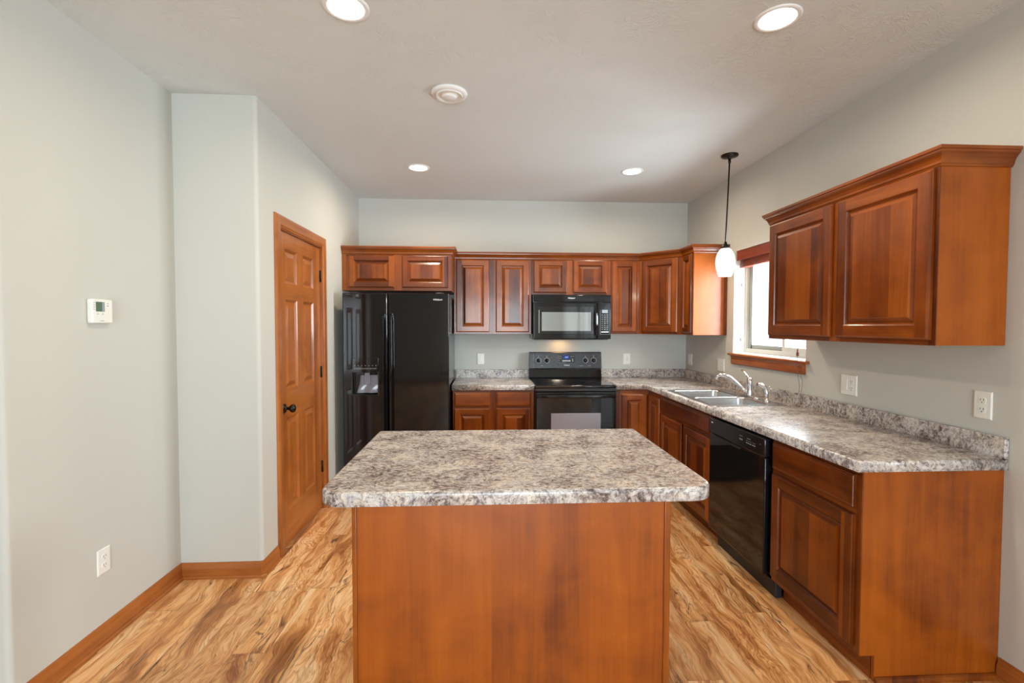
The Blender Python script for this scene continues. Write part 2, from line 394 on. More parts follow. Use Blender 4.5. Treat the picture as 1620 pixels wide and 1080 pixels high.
    def build(s, name, mats, parent=None, weld=1e-5, recalc=True):
        bmesh.ops.remove_doubles(s.bm, verts=s.bm.verts, dist=weld)
        if recalc: bmesh.ops.recalc_face_normals(s.bm, faces=s.bm.faces)
        if not isinstance(mats, (list, tuple)): mats = [mats]
        off = Vector((0, 0, 0)); q = parent
        while q is not None: off = off + q.location; q = q.parent
        if parent is None:   # own origin at the base of the geometry
            xs = [v.co.x for v in s.bm.verts]; ys = [v.co.y for v in s.bm.verts]; zs = [v.co.z for v in s.bm.verts]
            off = Vector(((min(xs)+max(xs))/2, (min(ys)+max(ys))/2, min(zs)))
        for v in s.bm.verts: v.co -= off
        me = bpy.data.meshes.new(name); s.bm.to_mesh(me); s.bm.free()
        for m in mats: me.materials.append(M[m])
        o = bpy.data.objects.new(name, me); COL.objects.link(o)
        if parent is None: o.location = off
        else: o.parent = parent
        return o

def V(*a): return Vector(a)
def thing(name, label, cat, loc, group=None):
    o = bpy.data.objects.new(name, None); COL.objects.link(o); o.location = loc; o.empty_display_size = 0.05
    o['label'] = label; o['category'] = cat
    if group: o['group'] = group
    return o
def tag(o, label, cat, group=None):
    o['label'] = label; o['category'] = cat
    if group: o['group'] = group
    return o
def struct(o, label=None, cat=None):
    o['kind'] = 'structure'
    if label: o['label'] = label
    if cat: o['category'] = cat
    return o
def rrect(x0, x1, y0, y1, r, n=6):
    pts = []
    for cx, cy, a0 in ((x1-r, y1-r, 0), (x0+r, y1-r, 90), (x0+r, y0+r, 180), (x1-r, y0+r, 270)):
        for k in range(n+1):
            a = math.radians(a0 + 90*k/n); pts.append((cx+r*math.cos(a), cy+r*math.sin(a)))
    return pts
def text_part(name, txt, size, F, u, z, n, mat, parent, ital=0.0, thick=0.0006, bold=0.0):
    """lettering as a thin mesh on a frame surface; centred at (u,z)"""
    cu = bpy.data.curves.new(name, 'FONT'); cu.body = txt; cu.size = size; cu.align_x = 'CENTER'; cu.align_y = 'CENTER'
    cu.shear = ital; cu.extrude = thick; cu.offset = bold
    t = bpy.data.objects.new(name, cu); COL.objects.link(t)
    dg = bpy.context.evaluated_depsgraph_get(); me = bpy.data.meshes.new_from_object(t.evaluated_get(dg)); COL.objects.unlink(t); bpy.data.objects.remove(t)
    O, U, Nn = F; off = Vector((0, 0, 0)); q = parent
    while q is not None: off = off + q.location; q = q.parent
    for v in me.vertices:
        c = v.co.copy(); v.co = O + U*(u+c.x) + Vector((0, 0, z+c.y)) + Nn*(n+c.z) - off
    me.materials.clear(); me.materials.append(M[mat])
    o = bpy.data.objects.new(name, me); COL.objects.link(o); o.parent = parent
    return o

BACK = lambda y: (V(0, y, 0), V(1, 0, 0), V(0, -1, 0))        # surface facing the camera; u = x
RIGHT = lambda x: (V(x, 0, 0), V(0, 1, 0), V(-1, 0, 0))       # surface facing left (-x); u = y
LEFT = lambda x: (V(x, 0, 0), V(0, -1, 0), V(1, 0, 0))        # surface facing right (+x); u = -y
def P3(F, u, z, n): return F[0] + F[1]*u + F[2]*n + Vector((0, 0, z))

def ring_faces(mb, F, rects, mv=0, mh=1):
    """rects: list of ((u0,u1,z0,z1), n); quads between successive rectangles; sides get mv, top and bottom mh"""
    prev = None
    for (u0, u1, z0, z1), n in rects:
        cur = [mb.v(P3(F, a, b, n)) for a, b in ((u0, z0), (u1, z0), (u1, z1), (u0, z1))]
        if prev:
            for i in range(4):
                f = mb.bm.faces.new((prev[i], prev[(i+1) % 4], cur[(i+1) % 4], cur[i])); f.material_index = mh if i % 2 == 0 else mv
        prev = cur
    return prev
def shrink(r, d): return (r[0]+d, r[1]-d, r[2]+d, r[3]-d)
def raised_door(mb, F, r, t=0.019, fr=0.055):
    """raised-panel cabinet door: stiles, rails, bead, groove and bevelled field"""
    R = [(r, 0.0), (r, t*0.55), (shrink(r, 0.004), t*0.62), (shrink(r, 0.005), t*0.85), (shrink(r, 0.010), t)]
    ring_faces(mb, F, R)
    o = shrink(r, 0.010); i = shrink(r, fr)
    for a in ((o[0], i[0], o[2], o[3]), (i[1], o[1], o[2], o[3])):
        mb.face([P3(F, x, z, t) for x, z in ((a[0], a[2]), (a[1], a[2]), (a[1], a[3]), (a[0], a[3]))], 0)
    for a in ((i[0], i[1], o[2], i[2]), (i[0], i[1], i[3], o[3])):
        mb.face([P3(F, x, z, t) for x, z in ((a[0], a[2]), (a[1], a[2]), (a[1], a[3]), (a[0], a[3]))], 1)
    q = shrink(r, fr)
    last = ring_faces(mb, F, [(q, t), (shrink(q, 0.003), t*0.90), (shrink(q, 0.005), t*0.62), (shrink(q, 0.010), t*0.30), (shrink(q, 0.014), t*0.28), (shrink(q, 0.018), t*0.45), (shrink(q, 0.034), t*0.86), (shrink(q, 0.036), t*0.93)])
    mb.bm.faces.new(last).material_index = 0
    b = [P3(F, x, z, 0) for x, z in ((r[0], r[2]), (r[1], r[2]), (r[1], r[3]), (r[0], r[3]))]
    mb.face(b, 0)
def slab_drawer(mb, F, r, t=0.019):
    last = ring_faces(mb, F, [(r, 0.0), (r, t*0.5), (shrink(r, 0.004), t*0.6), (shrink(r, 0.006), t*0.8), (shrink(r, 0.013), t*0.93), (shrink(r, 0.016), t)], 1, 1)
    mb.bm.faces.new(last).material_index = 1
    mb.face([P3(F, x, z, 0) for x, z in ((r[0], r[2]), (r[1], r[2]), (r[1], r[3]), (r[0], r[3]))], 1)
def add_fronts(root, F, doors=(), drawers=(), fr=0.055):
    for r in doors:
        mb = MB(); raised_door(mb, F, r, fr=fr); mb.build('door', ['wood_v', 'wood_h'], root, recalc=True)
    for r in drawers:
        mb = MB(); slab_drawer(mb, F, r); mb.build('drawer', ['wood_v', 'wood_h'], root)

# ------------------------------------------------------------------ room shell
H = 2.788; WX = -3.465; LX = -3.93; JY = -2.19; LY = -3.19; FX = -6.6; FY = -9.2; T = 0.12
mb = MB(); mb.box((FX-T, FY-T, -0.06), (T+0.02, T, 0)); struct(mb.build('floor', 'floor'), 'brown rustic wood plank floor', 'floor')
mb = MB(); mb.box((FX-T, FY-T, H), (T+0.02, T, H+0.06)); struct(mb.build('ceiling', 'ceiling'), 'textured greige ceiling', 'ceiling')
mb = MB(); mb.box((WX-T, 0, 0), (T+0.02, T, H)); struct(mb.build('wall_back', 'wall'), 'greige back wall above the cabinets', 'wall')
def wall_x(x0, x1, y0, y1, holes, name, label, mat='wall'):
    """wall slab between x0,x1 running y0..y1 with rectangular holes (ya,yb,za,zb)"""
    mb = MB(); cur = y0
    for (a, b, c, d) in sorted(holes):
        mb.box((x0, cur, 0), (x1, a, H))
        if c > 0.001: mb.box((x0, a, 0), (x1, b, c))
        mb.box((x0, a, d), (x1, b, H)); cur = b
    mb.box((x0, cur, 0), (x1, y1, H))
    return struct(mb.build(name, mat), label, 'wall')
WIN = (-1.935, -0.982, 1.245, 2.128)
PAT = (-6.95, -5.25, 0.0, 2.06)
wall_x(0, 0.16, FY, 0, [WIN, PAT], 'wall_right', 'greige right wall with kitchen window')
# pantry wall with the door opening; bullnosed outside corner
DO = (-1.915, -1.130, 0, 2.105)
br = 0.022
def bull(cx, cy, a0, n=6): return [(cx+br*math.cos(math.radians(a0+90*k/n)), cy+br*math.sin(math.radians(a0+90*k/n))) for k in range(n+1)]
mb = MB()
poly = [(WX-T, JY), ] + bull(WX-br, JY+br, 270) + [(WX, DO[0]), (WX-T, DO[0])]
mb.prism(poly, 0, H); mb.box((WX-T, DO[0], DO[3]), (WX, DO[1], H)); mb.box((WX-T, DO[1], 0), (WX, 0, H))
struct(mb.build('wall_pantry', 'wall'), 'greige wall holding the wooden pantry door', 'wall')
mb = MB(); mb.box((LX-T, JY, 0), (WX-T, JY+T, H)); struct(mb.build('wall_jog', 'wall'), 'narrow greige wall return left of the pantry door', 'wall')
mb = MB(); poly = [(LX-T, JY), (LX, JY)] + [(LX, LY+br)] + bull(LX-br, LY+br, 0)[::-1][:0] + [(LX-br+br*math.cos(math.radians(-90*k/6)), LY+br+br*math.sin(math.radians(-90*k/6))) for k in range(7)] + [(LX-T, LY)]
mb.prism(poly, 0, H); struct(mb.build('wall_left', 'wall'), 'greige left wall with thermostat', 'wall')
mb = MB(); mb.box((FX, LY, 0), (LX-T, LY+T, H)); struct(mb.build('wall_living_back', 'wall'))
mb = MB(); mb.box((FX-T, FY, 0), (FX, LY+T, H)); struct(mb.build('wall_far_left', 'wall'))
mb = MB(); FWIN = (-3.0, -0.9, 0.25, 2.20)
mb.box((FX-T, FY-T, 0), (FWIN[0], FY, H)); mb.box((FWIN[1], FY-T, 0), (0.16, FY, H)); mb.box((FWIN[0], FY-T, 0), (FWIN[1], FY, FWIN[2])); mb.box((FWIN[0], FY-T, FWIN[3]), (FWIN[1], FY, H))
struct(mb.build('wall_front', 'wall'))
# the living-room window and patio door behind the camera (seen only in reflections)
def frame_window(name, F, u0, u1, z0, z1, fwid, nmul, mat='white_trim', n0=0.0, n1=0.05):
    mb = MB(); mb.fbox(F, (u0, z0, n0), (u0+fwid, z1, n1)); mb.fbox(F, (u1-fwid, z0, n0), (u1, z1, n1))
    mb.fbox(F, (u0+fwid, z0, n0), (u1-fwid, z0+fwid, n1)); mb.fbox(F, (u0+fwid, z1-fwid, n0), (u1-fwid, z1, n1))
    for k in range(1, nmul+1):
        c = u0+(u1-u0)*k/(nmul+1); mb.fbox(F, (c-fwid*0.6, z0+fwid, n0), (c+fwid*0.6, z1-fwid, n1))
    o = struct(mb.build(name, mat))
    g = MB(); g.fbox(F, (u0+fwid*0.9, z0+fwid*0.9, (n0+n1)/2-0.003), (u1-fwid*0.9, z1-fwid*0.9, (n0+n1)/2+0.003)); g.build('pane', 'glass', o)
    return o
frame_window('door_2', RIGHT(0.10), PAT[0], PAT[1], PAT[2]+0.01, PAT[3], 0.07, 1)
frame_window('window_2', (V(0, FY-0.06, 0), V(1, 0, 0), V(0, 1, 0)), FWIN[0], FWIN[1], FWIN[2], FWIN[3], 0.06, 1)

# baseboards
BBP = [(0, 0), (0.014, 0), (0.014, 0.055), (0.011, 0.066), (0.008, 0.078), (0.005, 0.088), (0, 0.090)]
SHOE = [(0.014, 0), (0.026, 0), (0.025, 0.008), (0.020, 0.014), (0.014, 0.016)]
def baseb(name, path, side):
    mb = MB(); mb.sweep(path, BBP, side); mb.sweep(path, SHOE, side)
    return struct(mb.build(name, 'oak_h'), None)
baseb('baseboard_left', [(FX, LY), (LX-br*0.3, LY-0.0), (LX, LY+br*0.3), (LX, JY), (WX-br*0.4, JY), (WX, JY+br*0.4), (WX, -1.990)], 1)
baseb('baseboard_pantry', [(WX, -1.030), (WX, -0.002)], 1)
baseb('baseboard_right', [(0, -3.186), (0, PAT[1]+0.06)], 1)
baseb('baseboard_front', [(0, FY), (FX, FY)], 1)

# ------------------------------------------------------------------ pantry door
dr = struct(bpy.data.objects.new('door_1', None)); COL.objects.link(dr); dr.location = (WX, -1.52, 0)
dr['label'] = 'golden oak six-panel pantry door with dark knob'; dr['category'] = 'door'
F = RIGHT(0.0); FD = (V(WX, 0, 0), V(0, 1, 0), V(1, 0, 0))
mb = MB()   # casing and jamb
CAS = [(0, 0), (0, 0.010), (0.010, 0.012), (0.016, 0.016), (0.060, 0.019), (0.072, 0.017), (0.078, 0.012), (0.080, 0)]  # (across, out)
ci = (-1.905, -1.138, 2.100)  # inner edges
def casing(mb, FD, y0, y1, zt, prof, mv=0, mh=1):
    secs = []
    for (yy, zz, sy, sz) in ((y0, 0, -1, 0), (y0, zt, -1, 1), (y1, zt, 1, 1), (y1, 0, 1, 0)):
        secs.append([P3(FD, yy+sy*a, zz+sz*a, o) for a, o in prof])
    R = [[mb.v(p) for p in s_] for s_ in secs]; m = len(prof)
    for i in range(3):
        for j in range(m-1):
            mb.bm.faces.new((R[i][j], R[i][j+1], R[i+1][j+1], R[i+1][j])).material_index = mh if i == 1 else mv
    mb.bm.faces.new(R[0]); mb.bm.faces.new(R[-1])
casing(mb, FD, ci[0], ci[1], ci[2], CAS)
mb.build('casing', ['oak_v', 'oak_h'], dr)
mb = MB()
mb.fbox(FD, (DO[0], 0, -T), (DO[0]+0.012, DO[3], 0.003)); mb.fbox(FD, (DO[1]-0.012, 0, -T), (DO[1], DO[3], 0.003)); mb.fbox(FD, (DO[0], DO[3]-0.012, -T), (DO[1], DO[3], 0.003))
mb.fbox(FD, (DO[0]+0.012, 0, -0.065), (DO[0]+0.022, DO[3]-0.012, -0.050)); mb.fbox(FD, (DO[1]-0.022, 0, -0.065), (DO[1]-0.012, DO[3]-0.012, -0.050))
mb.build('jamb', ['oak_v', 'oak_h'], dr)
mb = MB(); S = (-1.900, -1.145, 0.010, 2.090); tN = -0.012
cols = [(-1.797, -1.600), (-1.488, -1.282)]; rows = [(0.250, 0.865), (1.050, 1.650), (1.755, 1.982)]
ys = [S[0], cols[0][0], cols[0][1], cols[1][0], cols[1][1], S[1]]; zs = [S[2], rows[0][0], rows[0][1], rows[1][0], rows[1][1], rows[2][0], rows[2][1], S[3]]
for i in range(5):
    for j in range(7):
        r = (ys[i], ys[i+1], zs[j], zs[j+1])
        if i in (1, 3) and j in (1, 3, 5):
            last = ring_faces(mb, FD, [(r, tN), (shrink(r, 0.006), tN-0.004), (shrink(r, 0.016), tN-0.012), (shrink(r, 0.020), tN-0.012), (shrink(r, 0.050), tN-0.003)])
            mb.bm.faces.new(last).material_index = 0
        else:
            hz = j % 2 == 0 and 0 < i < 4
            mb.face([P3(FD, a, b, tN) for a, b in ((r[0], r[2]), (r[1], r[2]), (r[1], r[3]), (r[0], r[3]))], 1 if hz else 0)
rb = ring_faces(mb, FD, [(S, tN), (S, tN-0.035)]); mb.bm.faces.new(rb)
slab = mb.build('door_slab', ['oak_v', 'oak_h'], dr)
kn = MB(); kc = P3(FD, -1.842, 0.932, tN)
kn.lathe(kc, [(0.030, 0), (0.031, 0.004), (0.028, 0.009), (0.014, 0.011), (0.010, 0.018), (0.010, 0.032), (0.018, 0.040), (0.026, 0.050), (0.028, 0.060), (0.024, 0.069), (0.012, 0.075), (0.002, 0.0765)], 'x', 28)
kn.build('door_knob', 'bronze', slab)
mb = MB(); mb.fbox(FD, (-1.903, 0.895, tN-0.012), (-1.8995, 0.965, tN+0.004)); mb.build('strike_plate', 'bronze', dr)
for z in (0.345, 1.108, 1.868):
    mb = MB(); mb.fbox(FD, (-1.150, z-0.045, tN), (-1.120, z+0.045, tN+0.004)); mb.lathe(P3(FD, -1.1425, z-0.046, tN+0.008), [(0.006, 0), (0.006, 0.092)], 'z', 12)
    mb.build('hinge', 'bronze', dr)

# ------------------------------------------------------------------ kitchen window, blind, sill
wn = struct(bpy.data.objects.new('window_1', None)); COL.objects.link(wn); wn.location = (0.1, (WIN[0]+WIN[1])/2, WIN[2])
wn['label'] = 'bright sliding kitchen window above the sink'; wn['category'] = 'window'
mb = MB()   # white painted returns
y0, y1, z0, z1 = WIN
e = 0.004
mb.box((0.001, y1-e, z0), (0.115, y1, z1)); mb.box((0.001, y0, z0), (0.115, y0+e, z1)); mb.box((0.001, y0+e, z1-e), (0.115, y1-e, z1)); mb.box((0.012, y0+e, z0-0.001), (0.115, y1-e, z0+e))
mb.build('reveal', 'reveal', wn)
FW = RIGHT(0.160)
mb = MB(); q = (y0+e, y1-e, z0+e, z1-e); fwd = 0.036
mb.fbox(FW, (q[0], q[2], 0), (q[0]+fwd, q[3], 0.06), 0.003); mb.fbox(FW, (q[1]-fwd*0.7, q[2], 0), (q[1], q[3], 0.06), 0.003)
mb.fbox(FW, (q[0]+fwd, q[2], 0), (q[1]-fwd*0.7, q[2]+fwd, 0.06), 0.003); mb.fbox(FW, (q[0]+fwd, q[3]-fwd, 0), (q[1]-fwd*0.7, q[3], 0.06), 0.003)
mb.build('window_frame', 'vinyl', wn)
ym = -1.53
mb = MB(); ss = 0.034
a, b, c, d = ym-0.0, q[1]-0.026, q[2]+0.036, q[3]-0.036     # far sash
mb.fbox(FW, (a, c, 0.012), (a+ss, d, 0.038)); mb.fbox(FW, (b-ss*1.5, c, 0.012), (b, d, 0.038)); mb.fbox(FW, (a+ss, c, 0.012), (b-ss, c+ss, 0.038)); mb.fbox(FW, (a+ss, d-ss, 0.012), (b-ss, d, 0.038))
sh = mb.build('sash', 'vinyl_dark', wn)
g = MB(); g.fbox(FW, (a+ss*.9, c+ss*.9, 0.022), (b-ss*.9, d-ss*.9, 0.027)); g.build('pane', 'glass', sh)
mb = MB(); a, b = q[0]+0.036, ym+0.02
mb.fbox(FW, (a, c, 0.038), (a+ss*.6, d, 0.056)); mb.fbox(FW, (b-ss, c, 0.038), (b, d, 0.056)); mb.fbox(FW, (a+ss*.6, c, 0.038), (b-ss, c+ss, 0.056)); mb.fbox(FW, (a+ss*.6, d-ss, 0.038), (b-ss, d, 0.056))
sh = mb.build('sash', 'vinyl', wn)
g = MB(); g.fbox(FW, (a+ss*.5, c+ss*.9, 0.044), (b-ss*.9, d-ss*.9, 0.049)); g.build('pane', 'glass', sh)
for z in (1.36, 1.835):   # blind hold-down clips on the return
    mb = MB(); mb.box((0.062, y1-e-0.005, z-0.012), (0.068, y1-e, z+0.012)); mb.box((0.058, y1-e-0.009, z+0.006), (0.070, y1-e, z+0.010)); mb.box((0.060, y1-e-0.007, z-0.014), (0.074, y1-e, z-0.009))
    mb.build('blind_clip', 'slot', wn)
st = struct(bpy.data.objects.new('trim_1', None)); COL.objects.link(st); st.location = (0, -1.46, 1.15); st['label'] = 'brown wooden window sill and apron under the kitchen window'; st['category'] = 'window sill'
mb = MB(); mb.box((-0.034, -1.972, 1.224), (0.012, -0.946, 1.243), 0.005); mb.box((0.0, y0+0.001, 1.224), (0.115, y1-0.001, 1.243)); mb.build('sill_board', 'sill_h', st)
mb = MB(); prof = [(0, 1.150), (0.012, 1.150), (0.017, 1.156), (0.018, 1.190), (0.014, 1.198), (0.017, 1.206), (0.024, 1.222), (0, 1.2235)]
mb.sweep([(0, -1.936), (0, -0.982)], prof, side=-1); mb.build('apron', 'sill_h', st)

bl = thing('window_blind', 'reddish brown wooden blind raised to the top of the kitchen window', 'blind', (0.03, -1.46, 1.97))
mb = MB(); mb.box((0.012, y0+0.012, 2.040), (0.022, y1-0.014, 2.122), 0.003); mb.build('valance', 'blind', bl)
mb = MB(); mb.box((0.030, y0+0.02, 2.075), (0.085, y1-0.02, 2.122)); mb.build('headrail', 'white_trim', bl)
for k in range(14):
    z = 2.066-k*0.0052; jx = random.uniform(-0.002, 0.002)
    mb = MB(); mb.box((0.034+jx, y0+0.026, z-0.0018), (0.084+jx, y1-0.030, z+0.0018), 0.001, seg=1); mb.build('slat', 'blind', bl)
mb = MB(); mb.box((0.032, y0+0.024, 1.978), (0.086, y1-0.028, 1.992), 0.003); mb.build('bottom_rail', 'blind', bl)
for yy in (-1.085, -1.27, -1.46, -1.65, -1.83):
    mb = MB(); mb.tube([(0.0315, yy, 2.07), (0.029, yy+0.004, 2.045), (0.031, yy-0.004, 2.02), (0.029, yy+0.003, 2.0), (0.031, yy, 1.98)], 0.0016, 6)
    mb.tube([(0.0315, yy+0.018, 2.07), (0.028, yy+0.010, 2.045), (0.031, yy+0.019, 2.015), (0.030, yy+0.012, 1.98)], 0.0016, 6); mb.build('ladder_cord', 'string', bl)
mb = MB(); cy = -1.900
mb.tube([(0.016, cy, 2.04), (-0.008, cy, 1.9), (-0.030, cy, 1.6), (-0.038, cy-0.002, 1.30), (-0.040, cy-0.003, 1.20)], 0.0012, 6)
lp = [(-0.040, cy-0.003, 1.20), (-0.030, cy-0.006, 1.12), (-0.022, cy-0.008, 1.07), (-0.030, cy-0.016, 1.035), (-0.030, cy-0.034, 1.030), (-0.030, cy-0.046, 1.06), (-0.028, cy-0.044, 1.11), (-0.036, cy-0.036, 1.15)]
mb.tube(lp, 0.0013, 6); mb.tube([(-0.030, cy-0.020, 1.033), (-0.029, cy-0.002, 1.022), (-0.029, cy+0.006, 1.0)], 0.0012, 6)
mb.build('pull_cord', 'string', bl)
mb = MB(); mb.lathe((-0.036, cy-0.001, 1.272), [(0.003, 0.05), (0.005, 0.043), (0.0045, 0.03), (0.008, 0.026), (0.0085, 0.006), (0.005, 0)], 'z', 12); mb.build('cord_tassel', 'blind', bl)

# ------------------------------------------------------------------ upper cabinets
ZU0, ZU1 = 1.397, 2.143
CR = [(0, 2.126), (0.006, 2.126), (0.009, 2.134), (0.012, 2.136), (0.013, 2.146), (0.018, 2.158), (0.027, 2.170), (0.034, 2.176), (0.035, 2.184), (0.040, 2.186), (0.040, 2.199), (0, 2.199)]
def cab(name, label, a, b, group=None, mats=('wood_panel',), extra=None):
    """cabinet carcass between two corners; returns the thing"""
    t = thing(name, label, 'cabinet', ((a[0]+b[0])/2, (a[1]+b[1])/2, min(a[2], b[2])), group)
    mb = MB(); mb.box(a, b, 0.0015, seg=1)
    if extra: extra(mb)
    mb.build('carcass', list(mats), t)
    return t
G = 0.0008
def face_frame(root, F, u0, u1, z0, z1, mulls=(), rails=(), w=0.038, t=0.0035, wl=None, wr=None):
    """thin face frame proud of the carcass"""
    wl = w if wl is None else wl; wr = w if wr is None else wr
    mb = MB(); mb.fbox(F, (u0, z0, 0), (u0+wl, z1, t)); mb.fbox(F, (u1-wr, z0, 0), (u1, z1, t))
    for c in mulls: mb.fbox(F, (c-0.038, z0, 0), (c+0.038, z1, t))
    mb.fbox(F, (u0+wl, z0, 0), (u1-wr, z0+w, t*0.9), mi=1); mb.fbox(F, (u0+wl, z1-w, 0), (u1-wr, z1, t*0.9), mi=1)
    for c in rails: mb.fbox(F, (u0+wl, c-0.02, 0), (u1-wr, c+0.02, t*0.9), mi=1)
    return mb.build('face_frame', ['wood_v', 'wood_h'], root)

FRY = -0.59
t = cab('fridge_top_cabinet', 'wide two-door cherry cabinet mounted over the black refrigerator', (WX+0.002, -0.002, 1.799), (-2.470, FRY, ZU1))
F = BACK(FRY); face_frame(t, F, WX+0.002, -2.470, 1.799, ZU1, [-2.955]); F = BACK(FRY-0.004)
add_fronts(t, F, [(-3.402, -2.990, 1.824, 2.120), (-2.920, -2.502, 1.824, 2.120)], fr=0.048)
mb = MB(); mb.sweep([(WX+0.002, FRY), (-2.470, FRY), (-2.470, -0.352)], CR, 1); mb.build('crown_molding', 'wood_h', t)

YF = -0.305
t = cab('wall_cabinet', 'tall two-door cherry wall cabinet between refrigerator and microwave', (-2.467, -0.002, ZU0), (-1.706, YF, ZU1))
face_frame(t, BACK(YF), -2.467, -1.706, ZU0, ZU1, [-2.092]); F = BACK(YF-0.004)
add_fronts(t, F, [(-2.446, -2.120, 1.415, 2.125), (-2.058, -1.728, 1.415, 2.125)])
t = cab('wall_cabinet', 'short two-door cherry wall cabinet directly above the microwave', (-1.704, -0.002, 1.787), (-0.914, YF, ZU1))
face_frame(t, BACK(YF), -1.704, -0.914, 1.787, ZU1, [-1.320]); F = BACK(YF-0.004)
add_fronts(t, F, [(-1.683, -1.352, 1.806, 2.125), (-1.290, -0.950, 1.806, 2.128)], fr=0.048)
t = cab('wall_cabinet', 'narrow single-door cherry wall cabinet between microwave and corner cabinet', (-0.912, -0.002, ZU0), (-0.615, YF, ZU1))
face_frame(t, BACK(YF), -0.912, -0.615, ZU0, ZU1, wl=0.02, wr=0.03); F = BACK(YF-0.004)
add_fronts(t, F, [(-0.900, -0.645, 1.415, 2.125)], fr=0.052)
# diagonal corner cabinet
t = thing('corner_wall_cabinet', 'diagonal cherry wall cabinet filling the back right corner', 'cabinet', (-0.3, -0.3, ZU0))
mb = MB(); mb.prism([(-0.613, -0.002), (-0.613, YF), (YF, -0.613), (-0.002, -0.613), (-0.002, -0.002)], ZU0, ZU1); mb.build('carcass', 'wood_panel', t)
dd = V(1, -1, 0).normalized(); FDg = (V(-0.613, YF, 0), dd, V(-1, -1, 0).normalized()); L = (V(YF, -0.613, 0)-V(-0.613, YF, 0)).length
face_frame(t, FDg, 0, L, ZU0, ZU1, wl=0.03, wr=0.03)
add_fronts(t, (FDg[0]+FDg[2]*0.004, FDg[1], FDg[2]), [(0.030, L-0.036, 1.415, 2.125)])
t = cab('wall_cabinet', 'slim cherry wall cabinet beside the kitchen window with a pale glossy end panel', (YF, -0.615, ZU0), (-0.002, -0.866, ZU1))
face_frame(t, RIGHT(YF), -0.866, -0.615, ZU0, ZU1, wl=0.025, wr=0.02)
add_fronts(t, RIGHT(YF-0.004), [(-0.850, -0.640, 1.415, 2.125)], fr=0.045)
mb = MB(); mb.box((-0.030, -0.866, ZU0), (-0.002, -0.872, 2.126), 0.001, seg=1); mb.build('scribe_strip', 'wood_v', t)
mb = MB(); mb.sweep([(-2.467, YF), (-0.614, YF), (YF, -0.614), (YF, -0.868), (-0.002, -0.868)], CR, 1)
tag(mb.build('crown_molding', 'wood_h'), 'long cherry crown molding running along the back wall cabinets and around the corner', 'molding')
# right-hand big cabinet
t = cab('wall_cabinet', 'large two-door cherry wall cabinet on the right wall near the camera', (YF, -2.012, ZU0), (-0.002, -3.168, ZU1))
face_frame(t, RIGHT(YF), -3.168, -2.012, ZU0, ZU1, [-2.602], wl=0.03, wr=0.02)
add_fronts(t, RIGHT(YF-0.004), [(-3.152, -2.622, 1.418, 2.122), (-2.583, -2.024, 1.418, 2.122)], fr=0.062)
mb = MB(); mb.sweep([(-0.002, -2.012), (YF, -2.012), (YF, -3.168), (-0.002, -3.168)], CR, 1); mb.build('crown_molding', 'wood_h', t)
mb = MB(); mb.box((YF+0.006, -2.02, ZU0-0.002), (-0.004, -3.160, ZU0+0.001)); mb.build('bottom_panel', 'underside', t)

# ------------------------------------------------------------------ base cabinets
ZB0, ZB1 = 0.112, 0.882
BX = -0.610
def kick(root, a, b): 
    mb = MB(); mb.box(a, b); mb.build('toe_kick', 'wood_h', root)
t = cab('base_cabinet', 'two-drawer cherry base cabinet between refrigerator and range', (-2.460, -0.002, ZB0), (-1.708, BX, ZB1))
face_frame(t, BACK(BX), -2.460, -1.708, ZB0, ZB1, [-2.087], rails=[0.724], wl=0.02, wr=0.025); F = BACK(BX-0.004)
add_fronts(t, F, [(-2.447, -2.116, 0.14, 0.712), (-2.058, -1.732, 0.14, 0.712)], [(-2.447, -2.116, 0.732, 0.862), (-2.058, -1.732, 0.732, 0.862)])
kick(t, (-2.455, -0.01, 0), (-1.71, -0.54, ZB0))
# corner base
t = thing('corner_base_cabinet', 'cherry corner base cabinet with two tall doors meeting right of the range', 'cabinet', (-0.45, -0.45, 0))
mb = MB(); mb.prism([(-0.930, -0.002), (-0.930, BX), (BX, BX), (BX, -0.940), (-0.002, -0.940), (-0.002, -0.002)], ZB0, ZB1); mb.build('carcass', 'wood_panel', t)
face_frame(t, BACK(BX), -0.930, BX, ZB0, ZB1, wl=0.038, wr=0.004); face_frame(t, RIGHT(BX), -0.940, BX-0.004, ZB0, ZB1, wl=0.015, wr=0.004)
add_fronts(t, BACK(BX-0.004), [(-0.882, -0.634, 0.14, 0.838)]); add_fronts(t, RIGHT(BX-0.004), [(-0.928, -0.640, 0.14, 0.838)])
mb = MB(); mb.prism([(-0.925, -0.01), (-0.925, -0.54), (-0.54, -0.54), (-0.54, -0.938), (-0.01, -0.938), (-0.01, -0.01)], 0, ZB0); mb.build('toe_kick', 'wood_h', t)
# sink base
t = thing('sink_base_cabinet', 'cherry sink base cabinet with false drawer front and two doors', 'cabinet', (-0.3, -1.42, 0))
mb = MB(); mb.box((BX, -0.942, ZB0), (-0.595, -1.898, ZB1)); mb.box((-0.595, -0.942, ZB0), (-0.002, -0.958, ZB1)); mb.box((-0.595, -1.882, ZB0), (-0.002, -1.898, ZB1)); mb.box((-0.595, -0.958, ZB0), (-0.002, -1.882, ZB0+0.016))
mb.build('carcass', 'wood_panel', t)
face_frame(t, RIGHT(BX), -1.898, -0.942, ZB0, ZB1, [-1.424], rails=[0.724], wl=0.012, wr=0.02)
add_fronts(t, RIGHT(BX-0.004), [(-1.888, -1.442, 0.14, 0.712), (-1.406, -0.964, 0.14, 0.712)], [(-1.886, -0.962, 0.733, 0.858)])
kick(t, (-0.54, -0.944, 0), (-0.30, -1.896, ZB0))
